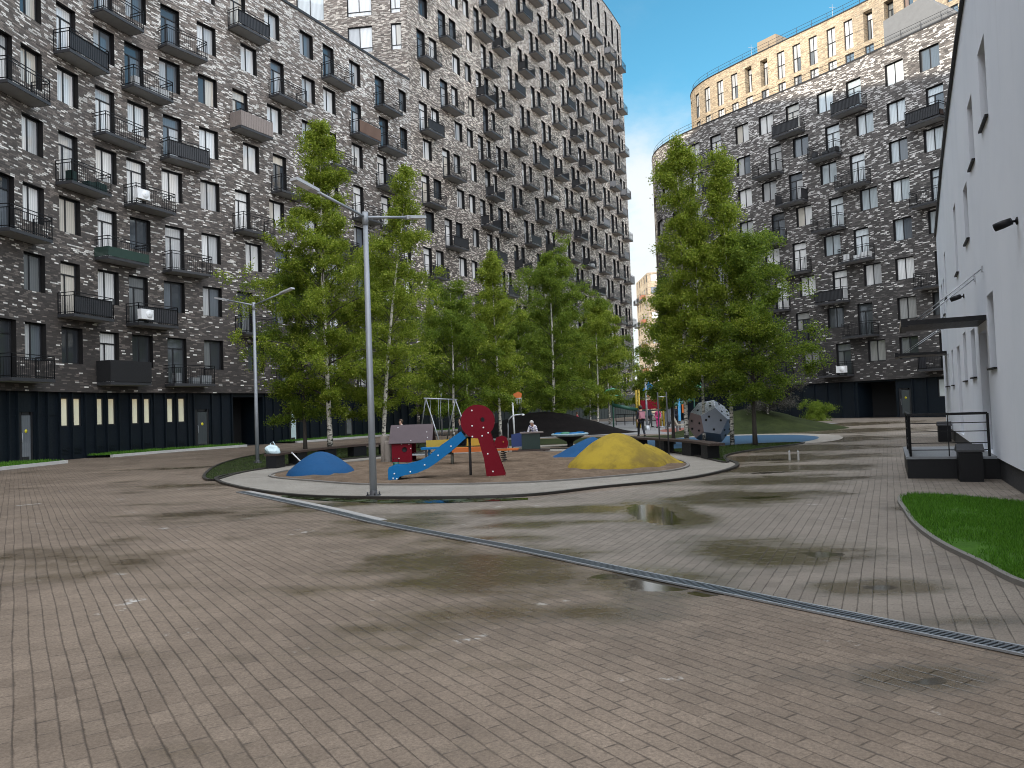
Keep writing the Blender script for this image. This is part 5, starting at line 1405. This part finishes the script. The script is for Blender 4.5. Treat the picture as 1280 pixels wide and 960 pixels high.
for xx in (-.25, .6): q = MB(); q.box((xx, 0, .19), (.06, .55, .38)); q.build('leg', M['steel'], o)
# low rail fence behind the plaza
c0 = px(770, 524, 68); c1 = px(862, 522, 64); o = empty('rail_fence', (c0.x, 68, 0), 'low dark rail fence behind the people in the plaza', 'fence')
q = MB(); d = c1 - c0; d.z = 0
for z in (.35, .95): q.tube([(0, 0, z), (d.x, d.y, z)], .03, 6)
q.build('rail', M['black'], o)
for i in range(9): q = MB(); p = d * (i / 8); q.box((p.x, p.y, .5), (.06, .06, 1.0)); q.build('post', M['black'], o)
# ------------------------------------------------------------------ trees
def tree_parts(seed, h, prof, base=.14, lean=(0, 0), nleaf=14000, leaf=.075, r0=.085, leafmat='leaf_a', bark='bark', nb=5.5, droop=.35, forks=1, up=.9):
    """prof: list of (t, radius) with t = height fraction; returns trunk mesh and crown mesh"""
    nleaf = int(nleaf * 2.9); leaf *= .66
    rg = np.random.RandomState(seed)
    tt = [p[0] for p in prof]; rr = [p[1] * (1 + .22 * math.sin(math.pi * min(1, p[0] * 1.4))) for p in prof]
    tr = MB(); spine = []
    w1, w2 = rg.uniform(0, 6.28, 2)
    for i in range(15):
        t = i / 14
        spine.append(np.array([lean[0] * t ** 1.2 + .10 * math.sin(t * 5 + w1) * t, lean[1] * t ** 1.2 + .10 * math.sin(t * 4 + w2) * t, h * t * .985 - (.05 if i == 0 else 0)]))
    rad = [r0 * (1.25 if i == 0 else 1) * (1 - i / 14) ** .85 + .007 for i in range(15)]
    tr.tube(spine, rad, 8)
    def sp(t):
        x = t * 14; i = min(13, int(x)); return spine[i] + (spine[i + 1] - spine[i]) * (x - i)
    pts = []; wts = []
    n = int(h * nb * .85); ga = rg.uniform(0, 6.28)
    for b in range(n):
        t = base + (.985 - base) * ((b + rg.uniform(0, .9)) / n)
        L = np.interp(t, tt, rr) * rg.uniform(.40, 1.28)
        a = ga + b * 2.4 + rg.uniform(-.5, .5); el = (up * (.55 + .75 * t)) * rg.uniform(.75, 1.2)
        d = np.array([math.cos(a) * math.cos(el), math.sin(a) * math.cos(el), math.sin(el)])
        L /= max(.35, math.cos(el))
        p = sp(t - .0); P = [p]; m_ = 6
        for k in range(1, m_ + 1):
            s = k / m_
            q = p + d * L * s * .9 + np.array([0, 0, -droop * L * s * s]) + rg.normal(0, .03, 3) * L * s
            P.append(q)
        rb_ = max(.006, r0 * (1 - t) * .42)
        if rb_ > .009 or b % 2 == 0: tr.tube(P, [rb_ * (1 - .8 * k / m_) + .002 for k in range(m_ + 1)], 4, 1, cap=False)
        # twigs
        for k in range(2, m_ + 1):
            for _ in range(rg.randint(3, 5)):
                a2 = rg.uniform(0, 6.28); l2 = rg.uniform(.15, .55) * (.4 + .25 * L)
                e_ = np.array([math.cos(a2) * l2, math.sin(a2) * l2, rg.uniform(-.9, .25) * l2])
                for s in (.35, .7, 1.0): pts.append(P[k] + e_ * s); wts.append((.6 + .6 * s) * (.30 + .70 * min(1, L / (.55 * max(rr)))))
            pts.append(P[k]); wts.append(.5 * (.30 + .70 * min(1, L / (.55 * max(rr)))))
    pts = np.array(pts); wts = np.array(wts)
    # clump: some twigs bare, some dense
    cl = np.array([mnoise.noise(Vector(p * 1.5) + Vector((seed, 0, 0))) for p in pts]); wts *= np.clip(.62 + 1.3 * cl, .04, 2)
    idx = rg.choice(len(pts), nleaf, p=wts / wts.sum())
    C = pts[idx] + rg.normal(0, .10, (nleaf, 3)) * np.array([1, 1, 1.1])
    C[:, 2] = np.maximum(C[:, 2], h * base * .55)
    u = rg.normal(0, 1, (nleaf, 3)); u /= np.linalg.norm(u, axis=1)[:, None]
    v = rg.normal(0, 1, (nleaf, 3)); v -= u * (u * v).sum(1)[:, None]; v /= np.linalg.norm(v, axis=1)[:, None]
    s = leaf * rg.uniform(.65, 1.25, nleaf)[:, None]
    V = np.stack([C - u * s * .62, C + v * s * .38 - u * s * .1, C + u * s * .62, C - v * s * .38 - u * s * .1], 1).reshape(-1, 3)
    return tr.mesh('trunk', [M[bark], M['darkbark']]), raw_mesh('crown', V, 4, M[leafmat])
def plant(name, loc, parts, label, cat='tree', group=None, rz=0.0, sc=1.0):
    o = empty(name, (loc[0], loc[1], 0), label, cat, group, rz); o.scale = (sc, sc, sc)
    mobj('trunk', parts[0], o); mobj('crown', parts[1], o); return o
tall_b = [(0, .8), (.10, 1.0), (.16, 2.6), (.28, 3.5), (.42, 3.2), (.55, 2.0), (.68, 1.35), (.82, .95), (.93, .6), (1, .12)]
slim_b = [(0, .5), (.12, 1.2), (.22, 1.9), (.36, 2.2), (.55, 1.6), (.75, 1.1), (.9, .6), (1, .1)]
wide_b = [(0, .6), (.12, 1.6), (.25, 2.7), (.45, 2.9), (.7, 2.1), (.88, 1.0), (1, .15)]
plant('birch_tree', (-8.65, 36.2), tree_parts(1, 16.0, tall_b, .12, (-.2, 0), 36000, .115, .12, nb=6), 'tallest birch, straight white trunk and broad low crown, left of the near street lamp')
plant('birch_tree', (-10.1, 37.2), tree_parts(2, 9.5, [(0, .6), (.15, 1.6), (.3, 2.4), (.6, 2.0), (.85, 1.0), (1, .2)], .15, (0, 0), 17000, .115, .09, 'leaf_b', 'darkbark'), 'lower dark-trunked birch on the left edge of the tree group')
plant('birch_tree', (-6.3, 37.0), tree_parts(3, 13.8, [(0, .6), (.14, 1.6), (.22, 2.7), (.4, 2.8), (.55, 1.7), (.7, 1.0), (.85, .8), (.95, .45), (1, .1)], .13, (1.5, 0), 21000, .11, .10, nb=5), 'birch with white trunk leaning to the right, behind the near street lamp')
plant('birch_tree', (-7.4, 40.5), tree_parts(16, 10.8, wide_b, .14, (.2, 0), 17000, .115, .08), 'birch partly hidden by the near street lamp, between the tallest and the leaning birch')
p4 = tree_parts(4, 8.8, wide_b, .14, (.2, 0), 20000, .12, .08, 'leaf_b'); plant('birch_tree', (-3.5, 44.5), p4, 'medium birch above the swing frame')
p5 = tree_parts(5, 11.3, slim_b, .14, (-.1, 0), 19000, .12, .09); plant('birch_tree', (-.8, 46.0), p5, 'slim pointed birch just right of the swing frame')
p6 = tree_parts(6, 11.8, [(0, .6), (.12, 1.8), (.25, 3.1), (.45, 3.3), (.7, 2.7), (.88, 1.6), (1, .3)], .11, (.1, 0), 38000, .12, .10, 'leaf_b'); plant('birch_tree', (2.7, 51.0), p6, 'dense round-topped birch behind the earth mound')
plant('birch_tree', (6.2, 56.5), tree_parts(7, 9.5, wide_b, .16, (.3, 0), 18000, .13, .08), 'lower birch to the right of the dense round-topped one')
plant('birch_tree', (7.0, 31.2), tree_parts(8, 12.6, [(0, .4), (.15, .8), (.22, 1.15), (.38, 1.15), (.6, .95), (.8, .85), (.92, .6), (1, .15)], .16, (.15, 0), 20000, .10, .085, nb=6.5), 'tall narrow birch beside the gap between the buildings')
plant('birch_tree', (8.55, 30.2), tree_parts(9, 11.9, [(0, .4), (.15, .9), (.25, 1.6), (.42, 1.6), (.56, .9), (.68, .62), (.85, .55), (.95, .35), (1, .1)], .18, (.15, 0), 17000, .10, .075, nb=6.5), 'birch with a thin spire top and white trunk right of the dodecahedron')
plant('birch_tree', (9.2, 29.4), tree_parts(10, 8.0, [(0, .5), (.18, 1.2), (.3, 2.1), (.5, 1.95), (.72, 1.4), (.9, .7), (1, .15)], .2, (.1, 0), 20000, .10, .085, 'leaf_b', 'darkbark', nb=7), 'broad low birch with dark trunk, rightmost by the lane')
plant('birch_tree', (7.65, 31.0), tree_parts(11, 9.2, slim_b, .22, (.1, 0), 14000, .10, .06, nb=6), 'thin birch growing in front of the dodecahedron')
plant('birch_tree', (6.75, 32.6), tree_parts(12, 7.0, [(0, .4), (.2, .8), (.4, 1.0), (.7, .8), (1, .1)], .22, (-.1, 0), 11000, .10, .07, 'leaf_b', 'darkbark'), 'short dark-trunked birch at the left end of the right bench')
plant('shrub_tree', (14.4, 43.5), tree_parts(13, 3.9, [(0, .5), (.25, 1.3), (.5, 1.5), (.8, 1.0), (1, .2)], .24, (0, 0), 9000, .11, .06, 'leaf_c', 'bark', nb=9), 'small tree with dull purplish leaves on the grassy mound')
g_ = 'background birches in front of the tower'
for i, (x, Y, src, sc, lab) in enumerate(((583, 58, p4, 1.05, 'background birch seen left of the white hoop pole'), (617, 63, p5, .95, 'background birch far behind the red slide panel'), (652, 60, p6, .8, 'background birch directly behind the orange basket board'), (676, 66, p5, .92, 'background birch far behind the play table'), (704, 62, p4, 1.1, 'background birch above the right slope of the earth mound'), (738, 70, p6, .78, 'background birch far behind the spinner dish'), (762, 74, p4, 1.15, 'background birch next to the tower corner, left of the gap'), (540, 60, p5, .9, 'background birch at the left end, above the swing crossbar'))):
    c = at(x, 520, Y); plant('birch_tree', (c.x, Y), src, lab, 'tree', g_, 1.3 * i + .5, sc)
c = at(801, 500, 96); plant('young_tree', (c.x, 96), tree_parts(14, 5.5, [(0, .4), (.2, .8), (.5, 1.1), (.8, .7), (1, .1)], .18, (0, 0), 6000, .16, .07), 'far bright green tree standing in the gap between the buildings')
c = at(838, 500, 84); plant('young_tree', (c.x, 84), p4, 'far tree behind the play tower, right of the gap', rz=2.2)
bx = tree_parts(15, 1.35, [(0, 1.0), (.3, 1.25), (.7, 1.0), (1, .4)], .05, (0, 0), 6000, .10, .03, 'leaf_b', 'darkbark', nb=22, up=.7)
c = at(1022, 523, 60); plant('bush', (c.x, 60), bx, 'low round green bush at the foot of the right block', 'bush')
# ------------------------------------------------------------------ people
SKIN = plain('skin', (.42, .25, .18), .55, 0, .08)
def skin_mesh(name, chains, mat, parent, levels=1, root=0):
    """chains: dict name -> (pos, radius); edges list"""
    V, E = chains
    me = bpy.data.meshes.new(name); bm = bmesh.new(); ly = bm.verts.layers.skin.verify(); d = {}
    for i, (k, (p, r)) in enumerate(V.items()):
        v = bm.verts.new(p); rr = r if isinstance(r, tuple) else (r, r); v[ly].radius = rr; v[ly].use_root = (i == root); d[k] = v
    for a, b in E: bm.edges.new((d[a], d[b]))
    bm.to_mesh(me); bm.free(); me.materials.append(mat)
    o = mobj(name, me, parent)
    s = o.modifiers.new('skin', 'SKIN'); s.use_smooth_shade = True
    b = o.modifiers.new('sub', 'SUBSURF'); b.levels = levels; b.render_levels = levels
    return o
def person(loc, rz, h, top, legs, hair, label, pose='stand', dress=False, hat=None, bag=None, z=0.0):
    o = empty('person', (loc[0], loc[1], z), label, 'person', rz=rz)
    k = h / 1.7
    J = {'pelvis': (0, 0, .93), 'waist': (0, .01, 1.05), 'chest': (0, .01, 1.25), 'collar': (0, 0, 1.40), 'neck': (0, .01, 1.47), 'jaw': (0, .035, 1.535), 'skull': (0, .015, 1.62),'crown': (0, .01, 1.67), 'nose': (0, .115, 1.565)}
    for s, n in ((-1, 'l'), (1, 'r')):
        J['sh' + n] = (s * .175, 0, 1.38); J['el' + n] = (s * .225, -.02, 1.12); J['wr' + n] = (s * .24, .06, .89)
        J['hip' + n] = (s * .09, 0, .88); J['kn' + n] = (s * .10, .02, .48); J['an' + n] = (s * .105, -.02, .08); J['toe' + n] = (s * .12, .15, .035)
    if pose == 'walk':
        J['knl'] = (-.10, .16, .50); J['anl'] = (-.10, .20, .09); J['toel'] = (-.11, .36, .05); J['knr'] = (.10, -.02, .48); J['anr'] = (.10, -.26, .12); J['toer'] = (.11, -.12, .04)
        J['wrl'] = (-.25, -.12, .92); J['wrr'] = (.25, .18, .95)
    if pose == 'lean':      # bent over a table, hands on its top
        for q in ('waist', 'chest', 'collar', 'neck', 'jaw', 'skull', 'crown', 'nose', 'shl', 'shr'):
            x, y, zz = J[q]; a = .55; J[q] = (x, y * math.cos(a) + (zz - .93) * math.sin(a), .93 + (zz - .93) * math.cos(a) - y * math.sin(a))
        J['ell'] = (-.26, .30, 1.0); J['elr'] = (.26, .30, 1.0); J['wrl'] = (-.16, .50, .90); J['wrr'] = (.16, .50, .90)
    if pose == 'sit':
        for q in list(J):
            x, y, zz = J[q]
            if q[:2] not in ('kn', 'an', 'to'): J[q] = (x, y, zz - .45)
        for s, n in ((-1, 'l'), (1, 'r')): J['kn' + n] = (s * .12, .40, .46); J['an' + n] = (s * .12, .42, .08); J['toe' + n] = (s * .13, .58, .04); J['wr' + n] = (s * .13, .28, .55)
    J = {a: tuple(c * k for c in b) for a, b in J.items()}
    R0 = {'pelvis': .13, 'waist': .115, 'chest': .14, 'collar': .09, 'neck': .055, 'jaw': .07, 'skull': .098, 'crown': .075, 'nose': .014, 'sh': .06, 'el': .045, 'wr': .032, 'hip': .085, 'kn': .06, 'an': .042, 'toe': .038}
    rad = lambda q, add=0.0: (R0.get(q, R0.get(q[:-1], .05)) + add) * k
    V = {q: (J[q], rad(q)) for q in J}
    E = [('pelvis', 'waist'), ('waist', 'chest'), ('chest', 'collar'), ('collar', 'neck'), ('neck', 'jaw'), ('jaw', 'skull'), ('skull', 'crown'), ('jaw', 'nose')]
    for n in 'lr': E += [('collar', 'sh' + n), ('sh' + n, 'el' + n), ('el' + n, 'wr' + n), ('pelvis', 'hip' + n), ('hip' + n, 'kn' + n), ('kn' + n, 'an' + n), ('an' + n, 'toe' + n)]
    for n in 'lr':     # palm and five bent fingers
        w = Vector(J['wr' + n]); d = (w - Vector(J['el' + n])).normalized(); side = Vector((1 if n == 'l' else -1, .2, 0))
        side = (side - d * side.dot(d)).normalized(); cr = d.cross(side); V['pa' + n] = (tuple(w + d * .06 * k), .030 * k); E.append(('wr' + n, 'pa' + n))
        for i, ln in enumerate((.060, .078, .084, .078, .060)):
            off_ = cr * (.018 * (i - 2)) if i else side * .03
            a = w + d * (.075 if i else .035) * k + off_ * k; b = a + (d * ln * .6 + side * (.012 if i else .03)) * k; c = b + (d * ln * .4 + side * .03) * k
            for j, pnt in enumerate((a, b, c)): V['f%s%d%d' % (n, i, j)] = (tuple(pnt), (.009 - .0012 * j) * k)
            E += [('pa' + n, 'f%s%d0' % (n, i)), ('f%s%d0' % (n, i), 'f%s%d1' % (n, i)), ('f%s%d1' % (n, i), 'f%s%d2' % (n, i))]
    skin_mesh('body', (V, E), SKIN, o)
    tq = ['pelvis', 'waist', 'chest', 'collar', 'shl', 'ell', 'wrl', 'shr', 'elr', 'wrr']
    add = {'pelvis': .03, 'waist': .03, 'chest': .022, 'collar': .01}
    TV = {q: (J[q], rad(q, add.get(q, .016))) for q in tq}
    for n in 'lr': a, b = Vector(J['el' + n]), Vector(J['wr' + n]); TV['wr' + n] = (tuple(a.lerp(b, .9)), rad('wr', .014))
    skin_mesh('jacket', (TV, [('pelvis', 'waist'), ('waist', 'chest'), ('chest', 'collar'), ('collar', 'shl'), ('shl', 'ell'), ('ell', 'wrl'), ('collar', 'shr'), ('shr', 'elr'), ('elr', 'wrr')]), top, o)
    LV = {q: (J[q], rad(q, .018)) for q in ('pelvis', 'hipl', 'knl', 'anl', 'hipr', 'knr', 'anr')}
    skin_mesh('trousers', (LV, [('pelvis', 'hipl'), ('hipl', 'knl'), ('knl', 'anl'), ('pelvis', 'hipr'), ('hipr', 'knr'), ('knr', 'anr')]), legs, o)
    shm = plain('shoe', (.03, .03, .032), .5)
    for n in 'lr':
        a, t = Vector(J['an' + n]), Vector(J['toe' + n]); d = t - a; d.z = 0
        q = MB(); q.tube([a - d * .25 + Vector((0, 0, -.03 * k)), a + d * .3 + Vector((0, 0, -.025 * k)), t + d * .1], [.048 * k, .05 * k, .034 * k], 8); q.build('shoe', shm, o)
    sk = Vector(J['skull']); q = bmesh.new(); bmesh.ops.create_uvsphere(q, u_segments=14, v_segments=9, radius=.112 * k)
    fwd = (Vector(J['nose']) - Vector(J['jaw'])).normalized()
    for v in q.verts:
        if v.co.dot(fwd) > .03 * k and v.co.z < .03 * k: v.co *= .72
        v.co.z *= 1.05; v.co += sk + Vector((0, 0, .015 * k)) - fwd * .012 * k
    me = bpy.data.meshes.new('hair'); q.to_mesh(me); q.free(); me.materials.append(hat or hair); me.polygons.foreach_set('use_smooth', [True] * len(me.polygons)); mobj('hat' if hat else 'hair', me, o)
    if bag:
        c = Vector(J['chest']) + Vector((0, -.21 * k, -.05 * k)); b = MB(); b.box(c, (.30 * k, .16 * k, .40 * k)); bevel(b.build('backpack', bag, o), .05 * k, 3)
        b = MB(); b.box(c + Vector((0, -.09 * k, -.08 * k)), (.2 * k, .05 * k, .15 * k)); bevel(b.build('pocket', bag, o.children[-1]), .02 * k, 2)
    return o
dk = plain('dark_cloth', (.012, .014, .022), .85, 0, .3, 12); nv = plain('navy_cloth', (.018, .025, .06), .85); pk = plain('pink_cloth', (.55, .05, .20), .8, 0, .25, 10); lb_ = plain('pale_blue_cloth', (.30, .42, .52), .85); wt = plain('white_cloth', (.60, .58, .56), .85); rd = plain('red_cloth', (.38, .03, .06), .8); br_ = plain('rust_cloth', (.18, .07, .05), .85)
hr = plain('dark_hair', (.02, .013, .01), .6); hb = plain('brown_hair', (.07, .04, .02), .6); gy = plain('grey_cloth', (.10, .10, .11), .85)
def patt():
    k = N('patterned_cloth'); p = k.n('ShaderNodeTexCoord').outputs['Object']; v = k.n('ShaderNodeTexVoronoi', ins={'Vector': p, 'Scale': 16.0}); f = k.math('LESS_THAN', v.outputs[0], .42)
    return k.done(k.bsdf(Base_Color=k.mix(f, (.70, .68, .70, 1), (.05, .045, .22, 1)), Roughness=.85))
pa = patt()
def P_(x, y, Y): c = at(x, y, Y); return (c.x, Y)
person(P_(802, 545, 41.5), .15, 1.66, dk, dk, hr, 'person in dark clothes with a pink backpack, walking away behind the yellow mound', 'walk', bag=plain('pink_bag', (.50, .22, .27), .7))
person(P_(823, 534, 56), 2.6, 1.45, pk, pk, hr, 'person in a bright pink outfit in the far plaza')
person(P_(813, 533, 59), -1.2, 1.55, lb_, gy, hb, 'person in a pale blue top left of the pink outfit', 'walk')
person(P_(836, 533, 58), 1.0, 1.6, br_, dk, hb, 'person in a rust-coloured top right of the grey post', 'stand')
person(P_(846, 533, 60), 2.9, 1.6, dk, dk, hr, 'person all in black beside the slate panel', 'stand')
person(P_(669, 566, 31.35), 2.75, 1.28, pa, dk, hb, 'child in white and blue patterned jacket and pale cap bending over the green play table', 'lean', hat=wt, z=.02)
person(P_(722, 533, 55.5), 1.3, 1.35, rd, wt, hb, 'child in red and white seen over the right slope of the earth mound', 'walk', z=.0)
person(P_(684, 533, 57.0), .6, 1.45, wt, gy, hb, 'person in white seen over the top of the earth mound', 'stand')
person(P_(502.5, 566, 33.5), 2.2, 1.45, wt, gy, hb, 'person in pale top whose head shows above the playhouse roof', 'stand')
person((px(578, 560, 19.62).x, 19.62), 1.57, 1.25, dk, dk, hr, 'child in black sitting at the top of the blue slide chute', 'sit', z=.63)
# ------------------------------------------------------------------ light and air
SUN_EL = R_(14.0); sx_, sy_ = -.65, -.76
sd = Vector((sx_ / math.hypot(sx_, sy_) * math.cos(SUN_EL), sy_ / math.hypot(sx_, sy_) * math.cos(SUN_EL), math.sin(SUN_EL)))
l = bpy.data.lights.new('sun', 'SUN'); l.energy = 3.7; l.angle = R_(.5); l.color = (1.0, .90, .76)
lo_ = bpy.data.objects.new('sun', l); COL.objects.link(lo_); lo_.rotation_euler = (-sd).to_track_quat('-Z', 'Y').to_euler(); lo_.location = (-60, -60, 90)
w = bpy.data.worlds.new('World'); S.world = w; w.use_nodes = True
t = w.node_tree; t.nodes.clear()
K = N.__new__(N); K.t = t
sky = K.n('ShaderNodeTexSky', sky_type='NISHITA'); sky.sun_disc = False; sky.sun_elevation = SUN_EL; sky.sun_rotation = math.atan2(sx_, sy_)
sky.altitude = 150; sky.air_density = 1.0; sky.dust_density = .4; sky.ozone_density = 2.2
d = K.n('ShaderNodeTexCoord').outputs['Generated']
s3 = K.n('ShaderNodeSeparateXYZ', ins={0: d}); z = s3.outputs[2]
den = K.math('ADD', K.math('MAXIMUM', z, 0.0), .22)
pv = K.n('ShaderNodeCombineXYZ', ins={0: K.math('DIVIDE', s3.outputs[0], den), 1: K.math('DIVIDE', s3.outputs[1], den), 2: 0.0})
mp = K.n('ShaderNodeMapping', ins={'Vector': pv, 'Scale': (1.0, .8, 1), 'Location': CLOUD_OFF})
n1 = K.noise(mp, 1.5, 8, .6); n2 = K.noise(mp, .5, 3, .5)
band_ = K.maprange(z, .26, .44, 1, 0, True)
rear_fill = K.math("MAXIMUM", K.maprange(s3.outputs[1], .15, -.35, 0, 1, True), K.maprange(z, .56, .78, 0, 1, True))  # unseen bright cloud bank behind and overhead, added to raise ambient light
cov = K.math('ADD', K.math('MULTIPLY', n1, .75), K.math('MULTIPLY', n2, .35))
cl = K.maprange(cov, K.maprange(band_, 0, 1, .50, .43), K.maprange(band_, 0, 1, .86, .58), 0, 1, True)
rc = K.math("MULTIPLY", rear_fill, K.maprange(cov, .35, .6, .45, 1, True))
bw_ = K.math('MULTIPLY', cl, K.maprange(band_, 0, 1, .50, .97))
sat = K.n('ShaderNodeHueSaturation', ins={'Saturation': 1.30, 'Value': 1.0, 'Color': K.mix(1.0, sky.outputs[0], (1.06, 1.14, .96, 1), 'MULTIPLY')})
cloudc = (CLOUD_V * .97, CLOUD_V * 1.0, CLOUD_V * 1.03, 1)
mixc = K.mix(bw_, sat.outputs[0], cloudc)
mixc = K.mix(rc, mixc, (REAR_FILL_V * .95, REAR_FILL_V * .985, REAR_FILL_V * 1.06, 1))
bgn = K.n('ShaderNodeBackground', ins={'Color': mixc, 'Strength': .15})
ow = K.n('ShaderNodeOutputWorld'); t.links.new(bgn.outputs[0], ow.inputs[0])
S.view_settings.view_transform = 'Standard'; S.view_settings.look = 'None'; S.view_settings.gamma = 1; S.view_settings.use_curve_mapping = False
S.view_settings.exposure = EXPOSURE
S.render.engine = 'CYCLES'; S.render.filter_size = 1.5; S.cycles.filter_width = 1.0
S.cycles.use_denoising = DENOISE; S.cycles.max_bounces = 6; S.cycles.transparent_max_bounces = 4; S.cycles.sample_clamp_indirect = 6; S.cycles.caustics_reflective = False; S.cycles.caustics_refractive = False
try: S.cycles.denoiser = 'OPENIMAGEDENOISE'
except Exception: pass
